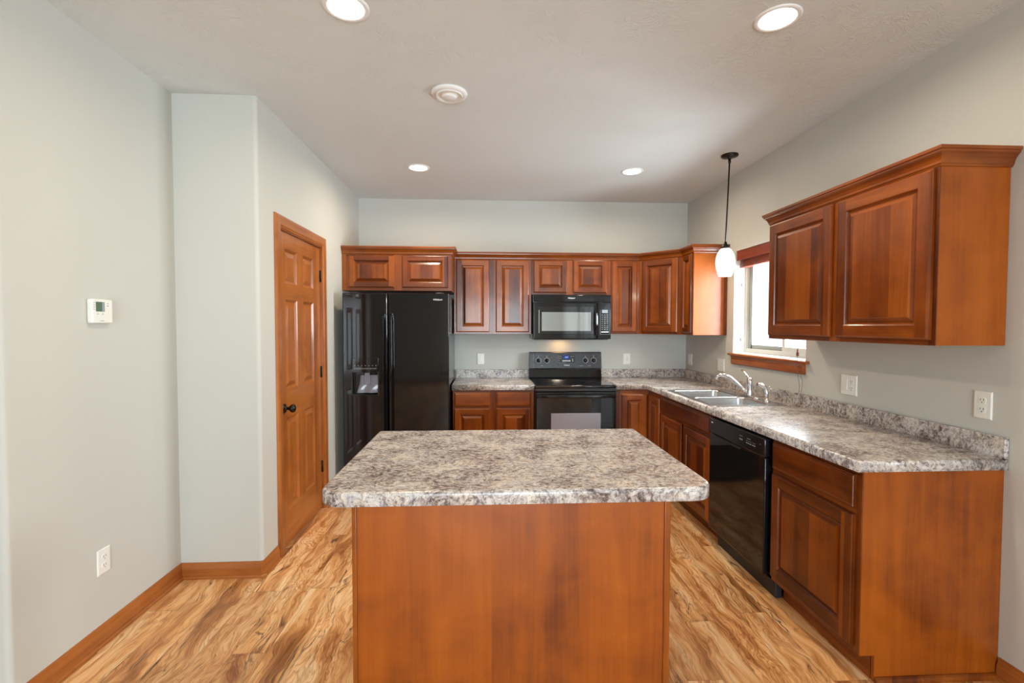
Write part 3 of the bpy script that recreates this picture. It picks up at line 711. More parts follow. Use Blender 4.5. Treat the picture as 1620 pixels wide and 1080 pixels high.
# end base with finished end panel
t = thing('base_cabinet', 'cherry base cabinet with one drawer at the near end of the right counter', 'cabinet', (-0.3, -2.87, 0))
mb = MB(); mb.box((BX, -2.577, ZB0), (-0.002, -3.165, ZB1)); mb.build('carcass', 'wood_panel', t)
face_frame(t, RIGHT(BX), -3.180, -2.577, ZB0, ZB1, rails=[0.706], wl=0.028, wr=0.010)
add_fronts(t, RIGHT(BX-0.004), [(-3.152, -2.586, 0.138, 0.696)], [(-3.152, -2.586, 0.720, 0.860)], fr=0.060)
kick(t, (-0.545, -2.580, 0), (-0.30, -3.160, ZB0))
mb = MB(); pl = [(BX+0.001, ZB1), (BX+0.001, ZB0+0.008), (BX+0.004, ZB0), (-0.545, ZB0), (-0.545, 0.001), (-0.0015, 0.001), (-0.0015, ZB1)]
a_ = [mb.v((x, -3.165, z)) for x, z in pl]; b_ = [mb.v((x, -3.180, z)) for x, z in pl]
mb.bm.faces.new(a_); mb.bm.faces.new(b_)
for i in range(len(pl)): mb.bm.faces.new((a_[i], a_[(i+1) % len(pl)], b_[(i+1) % len(pl)], b_[i]))
mb.build('end_panel', 'wood_panel', t)
mb = MB(); mb.sweep([(-0.545, -3.180), (-0.002, -3.180)], [(0, 0), (0.019, 0), (0.0185, 0.009), (0.014, 0.018), (0.006, 0.022), (0, 0.022)], 1); mb.build('shoe_molding', 'wood_v', t)

# ------------------------------------------------------------------ dishwasher
t = thing('dishwasher', 'glossy black built-in dishwasher under the right counter', 'dishwasher', (-0.3, -2.24, 0))
mb = MB(); mb.box((-0.600, -1.902, 0.10), (-0.02, -2.573, 0.872)); mb.build('tub_body', 'black_matte', t)
mb = MB(); mb.box((-0.642, -1.906, 0.118), (-0.600, -2.544, 0.760), 0.006); dd_ = mb.build('door_panel', 'black', t)
mb = MB(); mb.box((-0.646, -1.906, 0.763), (-0.600, -2.544, 0.866), 0.007); cp = mb.build('control_panel', 'black_tex', t)
FR = RIGHT(-0.6465)
mb = MB(); mb.fbox(FR, (-1.960, 0.833, 0), (-1.935, 0.840, 0.0006)); mb.build('logo_badge', 'white_print', cp)
for u, z, du, dz in [(-2.300, .809, .006, .004), (-2.318, .809, .006, .004)] + [(q, .803, .006, .003) for q in (-2.372, -2.392, -2.412, -2.435, -2.452)] + [(q, .816, .005, .001) for q in (-2.372, -2.392, -2.412, -2.435, -2.452)] + [(-2.308, .829, .016, .001), (-2.391, .829, .019, .001), (-2.505, .827, .003, .0015)]:
    mb = MB(); mb.fbox(FR, (u-du, z-dz, 0), (u+du, z+dz, 0.0006)); mb.build('button_mark', 'grey_line', cp)
mb = MB(); mb.box((-0.643, -2.155, 0.742), (-0.639, -2.295, 0.752), 0.002); mb.build('latch_grip', 'black_matte', dd_)
mb = MB(); mb.box((-0.555, -1.910, 0.002), (-0.30, -2.545, 0.1)); mb.box((-0.585, -1.925, 0.001), (-0.545, -2.568, 0.085), 0.004); mb.box((-0.60, -1.92, 0.08), (-0.545, -2.56, 0.116)); mb.build('kick_plate', 'black_matte', t)

# ------------------------------------------------------------------ countertops
ZC = 0.930; ed = 0.012
EDGE = [(0, ZC), (0.005, ZC-0.0008), (0.009, ZC-0.0035), (0.0115, ZC-0.0075), (ed, ZC-0.012), (ed, 0.8845), (0.010, 0.8830), (0, 0.8825)]
def Z(L, z=ZC): return [(p[0], p[1], z) for p in L]
FE = -0.646  # front edge
# left piece
t = thing('countertop', 'small speckled laminate countertop between refrigerator and range', 'countertop', (-2.09, -0.32, 0.8825))
mb = MB(); xa, xb = -2.468, -1.706
def slab(mb, pts_outer, holes=(), edges=()):
    """flat slab; 'edges' are open paths (already inset) that receive the rolled edge"""
    mb.fill([Z(pts_outer)] + [Z(h) for h in holes]); mb.fill([Z(pts_outer, 0.8825)] + [Z(h, 0.8825) for h in holes])
    n = len(pts_outer)
    for L in [pts_outer] + list(holes):
        for i in range(len(L)):
            a, b = L[i], L[(i+1) % len(L)]
            if any(tuple(a) in e and tuple(b) in e for e in edges): continue
            mb.face([(a[0], a[1], 0.8825), (b[0], b[1], 0.8825), (b[0], b[1], ZC), (a[0], a[1], ZC)])
    for e in edges: mb.sweep(e, EDGE, 1, smooth=True, capends=False)
    # close the ends of open edge strips
    for e in edges:
        for i0, i1 in ((0, 1), (-1, -2)):
            p, q_ = Vector(e[i0]), Vector(e[i1]); d = (q_-p).normalized()
            if i0 == -1: d = -d
            nrm = Vector((d.y, -d.x))
            mb.face([(p.x+nrm.x*o, p.y+nrm.y*o, z) for o, z in EDGE])
e1 = [(xa, FE+ed), (xb, FE+ed)]
slab(mb, [(xa, -0.002), (xa, FE+ed), (xb, FE+ed), (xb, -0.002)], (), [e1]); mb.build('slab', 'laminate', t)
mb = MB(); mb.box((xa, -0.002, ZC), (xb, -0.021, 1.017), 0.002); mb.build('backsplash', 'laminate', t)
# L-shaped right piece with the sink cut-out
t = thing('countertop', 'long L-shaped speckled laminate countertop around the sink and right wall', 'countertop', (-0.45, -1.6, 0.8825))
xr, ye = -0.938, -3.196
mb = MB(); outer = [(-0.002, -0.002), (xr, -0.002), (xr, FE+ed), (FE+ed, FE+ed), (FE+ed, ye+ed), (-0.002, ye+ed)]
hole = [(-0.585, -1.085), (-0.585, -1.855), (-0.105, -1.855), (-0.105, -1.085)]
e2 = [(xr, FE+ed), (FE+ed, FE+ed), (FE+ed, ye+ed), (-0.002, ye+ed)]
slab(mb, outer, [hole], [e2]); mb.build('slab', 'laminate', t)
mb = MB(); mb.box((xr, -0.002, ZC), (-0.021, -0.021, 1.017), 0.002); mb.build('backsplash', 'laminate', t)
mb = MB(); mb.box((-0.002, -0.002, ZC), (-0.021, ye, 1.017), 0.002); mb.build('backsplash', 'laminate', t)

# ------------------------------------------------------------------ sink
t = thing('double_sink', 'double bowl stainless steel sink set in the right counter', 'sink', (-0.35, -1.47, ZC))
mb = MB()
O_ = rrect(-0.612, -0.078, -1.885, -1.055, 0.03); zr = ZC+0.004
B1 = rrect(-0.585, -0.185, -1.855, -1.485, 0.055); B2 = rrect(-0.585, -0.185, -1.450, -1.085, 0.055)
mb.fill([Z(O_, zr), Z(B1, zr), Z(B2, zr)])
mb.loops([Z(O_, zr), Z(rrect(-0.616, -0.074, -1.889, -1.051, 0.034), zr-0.002), Z(rrect(-0.617, -0.073, -1.890, -1.050, 0.035), ZC+0.0002)], False, False, True)
for x0, x1, ya, yb in ((-0.585, -0.185, -1.855, -1.485), (-0.585, -0.185, -1.450, -1.085)):
    R = []
    for dz, ins, r in ((0, 0, .055), (-0.004, .003, .055), (-0.012, .005, .053), (-0.13, .014, .052), (-0.155, .022, .048), (-0.168, .040, .04), (-0.172, .07, .03)):
        R.append(Z(rrect(x0+ins, x1-ins, ya+ins, yb-ins, r), zr+dz))
    mb.loops(R, False, True, True)
mb.build('bowls', 'steel', t, recalc=False)
for yy in (-1.67, -1.268):
    mb = MB(); mb.lathe((-0.385, yy, zr-0.171), [(0.044, 0), (0.044, 0.003), (0.034, 0.004), (0.030, 0.001), (0.001, 0.0005)], 'z', 24); mb.build('drain', 'chrome', t)
fz = zr
t = thing('kitchen_faucet', 'chrome single-lever faucet with curved spout behind the sink', 'faucet', (-0.125, -1.475, fz))
mb = MB(); R = [Z(rrect(-0.152, -0.098, -1.600, -1.352, 0.026), fz), Z(rrect(-0.152, -0.098, -1.600, -1.352, 0.026), fz+0.006), Z(rrect(-0.146, -0.104, -1.592, -1.360, 0.020), fz+0.011)]
mb.loops(R, True, True, True); mb.build('deck_plate', 'chrome', t)
mb = MB(); mb.lathe((-0.125, -1.475, fz+0.010), [(0.026, 0), (0.024, 0.008), (0.022, 0.05), (0.023, 0.085), (0.025, 0.105), (0.022, 0.125), (0.012, 0.138), (0.002, 0.141)], 'z', 24); mb.build('body', 'chrome', t)
mb = MB()
sp = [(-0.135, -1.468, fz+0.030), (-0.165, -1.446, fz+0.062), (-0.205, -1.418, fz+0.105), (-0.240, -1.393, fz+0.140), (-0.270, -1.372, fz+0.157), (-0.296, -1.353, fz+0.158), (-0.314, -1.340, fz+0.146), (-0.320, -1.336, fz+0.122)]
mb.tube(sp, [.016, .0155, .015, .0145, .014, .0135, .0135, .0145], 14); mb.build('spout', 'chrome', t)
mb = MB(); mb.tube([(-0.125, -1.470, fz+0.140), (-0.129, -1.445, fz+0.160), (-0.135, -1.410, fz+0.185), (-0.139, -1.385, fz+0.198)], [(.010, .008), (.008, .0055), (.007, .004), (.008, .005)], 10); mb.build('lever', 'chrome', t)
t = thing('side_sprayer', 'chrome pull-out side sprayer right of the faucet', 'sprayer', (-0.125, -1.705, fz))
mb = MB(); mb.lathe((-0.125, -1.705, fz), [(0.024, 0), (0.024, 0.004), (0.018, 0.010), (0.013, 0.016), (0.012, 0.022)], 'z', 20); mb.build('base', 'chrome', t)
mb = MB(); mb.tube([(-0.125, -1.705, fz+0.02), (-0.126, -1.702, fz+0.06), (-0.130, -1.694, fz+0.095), (-0.150, -1.674, fz+0.117), (-0.175, -1.655, fz+0.118)], [.0115, .013, .0145, .015, .013], 14); mb.build('wand', 'chrome', t)
mb = MB(); mb.tube([(-0.120, -1.712, fz+0.112), (-0.107, -1.722, fz+0.095), (-0.105, -1.724, fz+0.065)], [(.008, .005), (.008, .004), (.006, .003)], 8); mb.build('trigger', 'chrome', t)

# ------------------------------------------------------------------ refrigerator
t = thing('refrigerator', 'black side-by-side refrigerator with water dispenser', 'refrigerator', (-2.93, -0.45, 0))
RX0, RX1, RXm = -3.390, -2.476, -3.004; RF = -0.850
mb = MB(); mb.box((RX0+0.004, -0.04, 0.02), (RX1-0.004, -0.770, 1.745), 0.004); mb.build('cabinet_body', 'black_tex', t)
mb = MB(); mb.box((RX0+0.01, -0.30, 0.0), (RX1-0.01, -0.765, 0.085)); mb.build('toe_grille', 'black_matte', t)
FB = BACK(RF)
# freezer door with dispenser niche
D = (RX0, RXm-0.004, 0.095, 1.757); NI = (-3.306, -3.092, 0.880, 1.070)
mb = MB()
d2 = shrink(D, 0.008)
ring_faces(mb, FB, [(D, -0.072), (D, -0.010), (shrink(D, 0.002), -0.004), (shrink(D, 0.005), -0.001), (d2, 0)], 0, 0)
def rl(r, n): return [tuple(P3(FB, a, b, n)) for a, b in ((r[0], r[2]), (r[1], r[2]), (r[1], r[3]), (r[0], r[3]))]
mb.fill([rl(d2, 0), rl(NI, 0)]); mb.face(rl(D, -0.072))
last = ring_faces(mb, FB, [(NI, 0), (NI, -0.055)], 0, 0); mb.bm.faces.new(last)
fd = mb.build('door', 'black', t)
mb = MB(); ring_faces(mb, FB, [(shrink(NI, -0.010), 0.0005), (shrink(NI, -0.010), 0.004), (shrink(NI, -0.002), 0.004), (shrink(NI, 0.001), -0.05)], 0, 0); mb.build('dispenser_niche', 'black_matte', fd)
mb = MB(); mb.fbox(FB, (-3.320, 1.072, 0.0005), (-3.084, 1.195, 0.007), 0.003); dc = mb.build('dispenser_controls', 'black', fd)
mb = MB()
for k in range(7): mb.fbox(FB, (-3.288+k*0.030, 1.128, 0.007), (-3.282+k*0.030, 1.134, 0.0076))
for k in range(13): mb.fbox(FB, (-3.292+k*0.0150, 1.106, 0.007), (-3.281+k*0.0150, 1.109, 0.0076)); mb.fbox(FB, (-3.290+k*0.0150, 1.099, 0.007), (-3.283+k*0.0150, 1.1015, 0.0076))
mb.build('icon_row', 'grey_line', fd)
mb = MB()   # sloping grey cup plate with swooping relief
def Pn(u, z, n): return tuple(P3(FB, u, z, n))
gr = []
for i in range(13):
    row = []
    for j in range(15):
        u = -3.270+(i/12)*0.172; z = 0.893+(j/14)*0.152
        n = -0.012-0.036*(j/14) + 0.006*math.sin((u+3.27)*60+math.sin(z*50)*1.2)*(1-j/14)
        row.append(mb.v(Pn(u+(0.028 if i == 0 else 0)*(j/14), z, n)))
    gr.append(row)
for i in range(12):
    for j in range(14): mb.bm.faces.new((gr[i][j], gr[i+1][j], gr[i+1][j+1], gr[i][j+1])).smooth = True
mb.build('cup_plate', 'disp_grey', fd)
mb = MB(); mb.fbox(FB, (-3.212, 0.965, -0.034), (-3.158, 1.045, -0.020), 0.004); mb.fbox(FB, (-3.206, 1.040, -0.034), (-3.164, 1.068, -0.010), 0.003); mb.build('dispenser_paddle', 'disp_grey', fd)
mb = MB(); mb.fbox(FB, (-3.322, 0.868, -0.006), (-3.086, 0.880, 0.012), 0.004); mb.build('drip_tray', 'black', fd)
mb = MB(); ra = []
D2 = (RXm+0.004, RX1, 0.095, 1.757); last = ring_faces(mb, FB, [(D2, -0.072), (D2, -0.010), (shrink(D2, 0.002), -0.004), (shrink(D2, 0.005), -0.001), (shrink(D2, 0.008), 0)], 0, 0); mb.bm.faces.new(last); mb.face(rl(D2, -0.072))
rd = mb.build('door', 'black', t)
for par, u in ((fd, -3.036), (rd, -2.972)):
    mb = MB(); rg = []
    for z, n in ((0.50, 0.002), (0.515, 0.030), (0.56, 0.048), (1.05, 0.052), (1.52, 0.048), (1.565, 0.030), (1.58, 0.002)):
        rg.append([tuple(P3(FB, u+a*0.012, z, n+b*0.012)) for a, b in ((-1, -0.9), (1, -0.9), (1, 0.3), (0.5, 0.9), (-0.5, 0.9), (-1, 0.3))])
    mb.loops(rg, True, True, False); mb.build('handle', 'black', par)
text_part('logo_lettering', 'Whirlpool', 0.019, FB, -2.574, 1.703, 0.0008, 'white_print', rd, 0.2, bold=0.0004)
for x in (-3.30, -2.56):
    mb = MB(); mb.box((x-0.035, -0.70, 1.745), (x+0.035, -0.835, 1.766), 0.006); mb.build('hinge_cover', 'black_matte', t)

# ------------------------------------------------------------------ range
t = thing('electric_range', 'black freestanding electric range with glass cooktop', 'range', (-1.322, -0.34, 0))
X0, X1 = -1.702, -0.942
mb = MB(); mb.box((X0, -0.03, 0.03), (X1, -0.640, 0.905)); mb.build('body', 'black_matte', t)
mb = MB(); mb.box((X0-0.001, -0.055, 0.905), (X1+0.001, -0.690, 0.931), 0.008, seg=3); ct = mb.build('cooktop', 'black_glass', t)
for x, y, r in ((-1.52, -0.24, .075), (-1.12, -0.24, .095), (-1.52, -0.50, .105), (-1.12, -0.50, .080)):
    mb = MB(); mb.lathe((x, y, 0.9312), [(r-0.003, 0), (r-0.003, 0.0004), (r, 0.0004), (r, 0)], 'z', 48, cap0=False, cap1=False); mb.build('burner_ring', 'burner', ct)
mb = MB()  # lower back trim, sloping
pr = [(0.0, 0.930), (0.075, 0.930), (0.078, 0.945), (0.060, 1.022), (0.060, 1.030), (0.0, 1.030)]
mb.sweep([(X0+0.001, -0.02), (X1-0.001, -0.02)], pr, 1); mb.build('back_trim', 'black', t)
mb = MB(); pr = [(0.0, 1.032), (0.078, 1.032), (0.082, 1.038), (0.060, 1.196), (0.054, 1.203), (0.0, 1.203)]
mb.sweep([(X0+0.002, -0.02), (X1-0.002, -0.02)], pr, 1); bg = mb.build('control_panel', 'panel_grey', t)
# tilted frame of the panel face
def FP(z): return -0.02-(0.082-0.022*(z-1.038)/0.158)
FT_ = (V(0, FP(1.12), 0), V(1, 0, 0), V(0, -1, 0))
def on_panel(u, z, n=0.0): return (u, FP(z)-n, z)
for ku in (-1.607, -1.520, -1.114, -1.027):
    zc = 1.117; mb = MB(); c = on_panel(ku, zc)
    ax = V(0, -0.158, 0.0) + V(0, 0, 0.022); ax.normalize()
    mb.lathe(c, [(0.0285, 0.0003), (0.0285, 0.0022), (0.0265, 0.0022), (0.0265, 0.0003)], ax, 36, cap0=False, cap1=False); ring = mb.build('dial_ring', 'white_print', bg)
    mb = MB(); mb.lathe(c, [(0.022, 0.001), (0.022, 0.006), (0.019, 0.020), (0.017, 0.024), (0.001, 0.025)], ax, 28); mb.build('knob', 'black', bg)
    mb = MB(); mb.box((ku-0.004, c[1]-0.032, zc-0.017), (ku+0.004, c[1]-0.020, zc+0.020), 0.002); mb.build('knob_grip', 'black', bg)
    mb = MB(); mb.box((ku-0.0015, FP(zc+0.045)-0.0012, zc+0.037), (ku+0.0015, FP(zc+0.045)+0.002, zc+0.049)); mb.build('dial_mark', 'white_print', bg)
mb = MB()
def pquad(mb, u0, u1, z0, z1, n): mb.loops([[on_panel(u0, z0, -0.002), on_panel(u1, z0, -0.002), on_panel(u1, z1, -0.002), on_panel(u0, z1, -0.002)], [on_panel(u0, z0, n), on_panel(u1, z0, n), on_panel(u1, z1, n), on_panel(u0, z1, n)]], True, True, False)
pquad(mb, -1.410, -1.225, 1.094, 1.180, 0.0012); dsp = mb.build('display_panel', 'black_glass', bg)
mb = MB(); pquad(mb, -1.350, -1.280, 1.128, 1.172, 0.0016); mb.build('clock_window', 'bluelcd', bg)
text_part('clock_digits', '4:07', 0.021, (V(0, FP(1.150), 0), V(1, 0, 0), V(0, -1, 0)), -1.313, 1.150, 0.0030, 'bluedigit', bg)
mb = MB(); 
for k in range(5): mb = MB(); pquad(mb, -1.356+k*0.0175, -1.342+k*0.0175, 1.109, 1.118, 0.0018); mb.build('display_key', 'white_print', bg)
for z in (1.113, 1.128): mb = MB(); pquad(mb, -1.2515, -1.2445, z-0.004, z+0.004, 0.0018); mb.build('arrow_key', 'white_print', bg)
for u, z in ((-1.392, 1.163), (-1.392, 1.143), (-1.392, 1.118), (-1.374, 1.160), (-1.374, 1.140), (-1.262, 1.158), (-1.240, 1.160)): mb = MB(); pquad(mb, u-0.004, u+0.004, z-0.003, z+0.003, 0.0018); mb.build('display_icon', 'grey_line', bg)
mb = MB()
pquad(mb, -1.4105, -1.4090, 1.094, 1.180, 0.0016); pquad(mb, -1.4105, -1.32, 1.093, 1.0945, 0.0016)
mb.build('display_outline', 'grey_line', bg)
text_part('logo_lettering', 'Whirlpool', 0.0145, (V(0, FP(1.068), 0), V(1, 0, 0), V(0, -1, 0)), -1.312, 1.068, 0.0026, 'white_print', bg, 0.2, bold=0.0004)
mb = MB()
for u0, u1 in ((-1.585, -1.555), (-1.180, -1.140), (-1.085, -1.058)): mb = MB(); pquad(mb, u0, u1, 1.060, 1.064, 0.0010); mb.build('printed_word', 'grey_line', bg)
for z0_, z1_ in ((1.040, 1.09), (1.105, 1.185)): mb = MB(); pquad(mb, -1.6615, -1.6595, z0_, z1_, 0.0010); mb.build('accent_line', 'grey_line', bg)
OD = (X0+0.004, X1-0.004, 0.225, 0.868)
FO = BACK(-0.645)
mb = MB(); last = ring_faces(mb, FO, [(OD, 0), (OD, 0.036), (shrink(OD, 0.004), 0.042), (shrink(OD, 0.010), 0.043)], 0, 0); mb.bm.faces.new(last); mb.fbox(FO, (OD[0], OD[2], -0.001), (OD[1], OD[3], 0.001)); od = mb.build('oven_door', 'black', t)
mb = MB(); mb.fbox(FO, (-1.555, 0.36, 0.0425), (-1.092, 0.672, 0.0445), 0.0008, seg=1); mb.build('oven_window', 'oven_glass', od)
mb = MB(); rg = []
for u in [X0+0.010+(X1-X0-0.020)*k/16 for k in range(17)]:
    s_ = abs((u-(X0+X1)/2)/((X1-X0)/2)); n = 0.043+0.040*(1-s_**6)
    rg.append([tuple(P3(FO, u, 0.832+0.016*b, n+0.013*a)) for a, b in ((-1, -1), (0.4, -1), (1, -0.3), (0.9, 0.6), (0.3, 1), (-1, 1))])
mb.loops(rg, True, True, False); mb.build('handle', 'black', od)
mb = MB(); mb.fbox(FO, (X0+0.001, 0.872, 0), (X1-0.001, 0.904, 0.030), 0.004); mb.build('vent_strip', 'black_tex', t)
mb = MB(); last = ring_faces(mb, FO, [((X0+0.004, X1-0.004, 0.05, 0.215), 0), ((X0+0.004, X1-0.004, 0.05, 0.215), 0.035), ((X0+0.010, X1-0.010, 0.056, 0.209), 0.040)], 0, 0); mb.bm.faces.new(last); mb.build('storage_drawer', 'black', t)
for x in (X0+0.05, X1-0.05):
    for y in (-0.1, -0.58): mb = MB(); mb.lathe((x, y, 0), [(0.02, 0), (0.02, 0.032)], 'z', 12); mb.build('foot', 'black_matte', t)

# ------------------------------------------------------------------ microwave
t = thing('microwave_oven', 'black over-the-range microwave with lit cooktop lamp', 'microwave', (-1.315, -0.2, 1.344))
MX0, MX1, MZ0, MZ1 = -1.697, -0.922, 1.344, 1.783; MY = -0.365
mb = MB(); mb.box((MX0, -0.002, MZ0+0.004), (MX1, MY, MZ1), 0.003); mb.build('body', 'black_tex', t)
FM = BACK(MY)
mb = MB(); mb.fbox(FM, (MX0+0.006, 1.712, 0), (MX1-0.002, MZ1-0.002, 0.030), 0.006); vg = mb.build('vent_grille', 'black', t)
text_part('logo_lettering', 'Whirlpool', 0.0165, FM, -1.320, 1.749, 0.0310, 'white_print', vg, 0.2, bold=0.0004)
DR = (MX0+0.002, -1.066, MZ0+0.004, 1.708)
mb = MB(); last = ring_faces(mb, FM, [(DR, 0), (DR, 0.028), (shrink(DR, 0.004), 0.033), (shrink(DR, 0.012), 0.034)], 0, 0); mb.bm.faces.new(last); mb.face([tuple(P3(FM, a, b, 0)) for a, b in ((DR[0], DR[2]), (DR[1], DR[2]), (DR[1], DR[3]), (DR[0], DR[3]))]); dr_ = mb.build('door', 'black', t)
mb = MB(); mb.fbox(FM, (-1.640, 1.398, 0.0335), (-1.092, 1.668, 0.0360), 0.002, seg=1); mb.build('window_bezel', 'black_glass', dr_)
mb = MB(); mb.fbox(FM, (-1.611, 1.428, 0.0355), (-1.126, 1.612, 0.0372), 0.0008, seg=1); mb.build('door_window', 'mw_glass', dr_)
mb = MB(); mb.fbox(FM, (-1.642, 1.408, 0.0340), (-1.634, 1.632, 0.0385), 0.002); mb.build('accent_bar', 'grey_line', dr_)
mb = MB(); rg = []
for k in range(13):
    z = 1.385+0.290*k/12; n = 0.034+0.034*math.sin(PI*k/12)**0.6
    rg.append([tuple(P3(FM, -1.080+0.014*a, z, n+0.010*b)) for a, b in ((-1, -1), (1, -1), (1, 0.4), (0, 1), (-1, 0.4))])
mb.loops(rg, True, True, False); mb.build('handle', 'black', dr_)
mb = MB(); mb.fbox(FM, (-1.060, MZ0+0.004, 0), (MX1-0.004, 1.708, 0.031), 0.005); cp = mb.build('control_panel', 'black', t)
mb = MB(); mb.fbox(FM, (-1.016, 1.605, 0.031), (-0.958, 1.636, 0.0318)); mb.build('clock_window', 'lcd_side', cp)
mb = MB(); mb.fbox(FM, (-1.034, 1.398, 0.031), (-1.0315, 1.636, 0.0325)); mb.fbox(FM, (-1.0315, 1.395, 0.031), (-0.93, 1.3965, 0.0318)); mb.fbox(FM, (-0.9375, 1.400, 0.031), (-0.9360, 1.636, 0.0318)); mb.build('panel_outline', 'grey_line', cp)
mb = MB()
for r in range(8):
    for c_ in range(3):
        u = -1.013+c_*0.026; z = 1.585-r*0.0205; wd = (0.0045, 0.0035, 0.005)[(r+c_) % 3]
        mb.fbox(FM, (u-wd, z-0.0035, 0.031), (u+wd, z+0.0035, 0.0318))
mb.build('keypad', 'grey_line', cp)
mb = MB(); mb.fbox(FM, (-1.024, 1.414, 0.031), (-0.948, 1.423, 0.0318)); mb.build('start_keys', 'white_print', cp)
mb = MB(); mb.box((MX0+0.02, -0.03, MZ0-0.004), (MX1-0.02, MY+0.02, MZ0+0.004)); mb.build('bottom_plate', 'black_matte', t)
mb = MB(); mb.box((-1.44, -0.065, MZ0-0.006), (-1.31, -0.135, MZ0-0.004)); mb.build('cooktop_lamp', 'warmlens', t)
area('cooktop_lamp_light', (-1.375, -0.100, 1.334), (0, 0, 0), 0.12, 0.06, 0.42, (1.0, 0.50, 0.15))

# ------------------------------------------------------------------ island
t = thing('kitchen_island', 'cherry kitchen island base with plain back panel and corner strips', 'island', (-2.05, -2.99, 0))
IX0, IX1, IYb, IYf = -2.600, -1.510, -2.60, -3.420
mb = MB(); mb.box((IX0+0.006, IYb, 0.0), (IX1-0.006, IYf+0.004, 0.882)); mb.build('carcass', 'wood_v', t)
mb = MB(); mb.box((IX0+0.016, IYf+0.006, 0.001), (IX1-0.022, IYf-0.002, 0.882)); mb.build('back_panel', 'wood_panel', t)
for a, b in ((IX0, IX0+0.016), (IX1-0.022, IX1)):
    mb = MB(); mb.box((a, IYf-0.008, 0.001), (b, IYf+0.012, 0.882), 0.003); mb.build('corner_strip', 'wood_v', t)
t = thing('island_countertop', 'speckled laminate island top with clipped rounded front corners', 'countertop', (-2.05, -2.99, 0.8825))
def arc(cx, cy, r, a0, a1, n=8): return [(cx+r*math.cos(math.radians(a0+(a1-a0)*k/n)), cy+r*math.sin(math.radians(a0+(a1-a0)*k/n))) for k in range(n+1)]
ix0, ix1, iyb, iyf = -2.704, -1.364, -2.535, -3.472; rr = 0.075
ii = ed
pts = arc(ix1-ii-0.004, iyb-ii-0.004, 0.004, 90, 0, 3)[::1]
path = arc(ix1-ii-0.006, iyb-ii-0.006, 0.006, 90, 0, 4) + arc(ix1-ii-rr, iyf+ii+rr, rr, 0, -90) + arc(ix0+ii+rr, iyf+ii+rr, rr, -90, -180) + arc(ix0+ii+0.006, iyb-ii-0.006, 0.006, 180, 90, 4)
mb = MB(); mb.sweep(path, EDGE, -1, closed=True, smooth=True, capends=False); mb.fill([Z(path)]); mb.fill([Z(path, 0.8825)]); mb.build('slab', 'laminate', t)

# ------------------------------------------------------------------ wall plates, thermostat
def plate(name, label, F, u, z, wdt=0.072, hgt=0.116, kind='duplex', cat='outlet'):
    t = thing(name, label, cat, tuple(P3(F, u, z-hgt/2, 0)))
    mb = MB(); r = (u-wdt/2, u+wdt/2, z-hgt/2, z+hgt/2)
    last = ring_faces(mb, F, [(r, 0.0005), (r, 0.003), (shrink(r, 0.003), 0.0058), (shrink(r, 0.006), 0.0062)], 0, 0); mb.bm.faces.new(last); mb.build('cover_plate', 'plastic', t)
    def duplex(cu):
        for dz in (0.020, -0.020):
            mb = MB(); rc = [tuple(P3(F, cu+a, z+dz+b, 0.006)) for a, b in rrect(-0.0155, 0.0155, -0.0145, 0.0145, 0.011, 5)]; rc2 = [tuple(P3(F, cu+a, z+dz+b, 0.0080)) for a, b in rrect(-0.0155, 0.0155, -0.0145, 0.0145, 0.011, 5)]
            mb.loops([rc, rc2], False, True, False); so = mb.build('socket', 'plastic', t)
            mb = MB(); mb.fbox(F, (cu-0.0075, z+dz-0.001, 0.0079), (cu-0.0055, z+dz+0.008, 0.0084)); mb.fbox(F, (cu+0.0055, z+dz-0.001, 0.0079), (cu+0.0075, z+dz+0.008, 0.0084)); mb.fbox(F, (cu-0.002, z+dz-0.010, 0.0079), (cu+0.002, z+dz-0.006, 0.0084)); mb.build('slots', 'slot', so)
    def rocker(cu):
        mb = MB(); mb.fbox(F, (cu-0.0165, z-0.033, 0.006), (cu+0.0165, z+0.033, 0.0080), 0.001, seg=1)
        mb.fbox(F, (cu-0.0145, z-0.031, 0.0075), (cu+0.0145, z, 0.0095), 0.001, seg=1); mb.build('rocker', 'plastic', t)
    def gfci(cu):
        mb = MB(); mb.fbox(F, (cu-0.0165, z-0.033, 0.006), (cu+0.0165, z+0.033, 0.0080), 0.001, seg=1); g_ = mb.build('gfci_socket', 'plastic', t)
        mb = MB(); mb.fbox(F, (cu-0.006, z-0.002, 0.0079), (cu+0.006, z+0.003, 0.0092)); 
        for dz in (0.019, -0.019): mb.fbox(F, (cu-0.0075, z+dz-0.003, 0.0079), (cu-0.0055, z+dz+0.005, 0.0084)); mb.fbox(F, (cu+0.0055, z+dz-0.003, 0.0079), (cu+0.0075, z+dz+0.005, 0.0084))
        mb.build('slots', 'slot', g_)
    {'duplex': duplex, 'rocker': rocker, 'gfci': gfci}.get(kind, lambda c: None)(u)
    if kind == 'double': duplex(u-0.024); rocker(u+0.024)
    return t
plate('wall_outlet', 'white wall outlet above the counter left of the range', BACK(0), -2.210, 1.129, 0.074, 0.116, 'rocker')
plate('wall_outlet', 'white wall outlet on the back wall right of the range', BACK(0), -0.647, 1.126, 0.078, 0.118, 'gfci')
plate('light_switch', 'narrow-looking white wall plate on the right wall next to the back corner', RIGHT(0), -0.115, 1.129, 0.095, 0.116, 'rocker', 'switch')
plate('light_switch', 'white double wall plate left of the kitchen window above the sink', RIGHT(0), -0.778, 1.123, 0.128, 0.118, 'double', 'switch')
plate('wall_outlet', 'white double wall plate under the large right wall cabinet', RIGHT(0), -2.324, 1.129, 0.124, 0.120, 'double')
plate('wall_outlet', 'white duplex outlet nearest the camera at the end of the right backsplash', RIGHT(0), -3.088, 1.136, 0.076, 0.120, 'duplex')
FL = LEFT(LX)
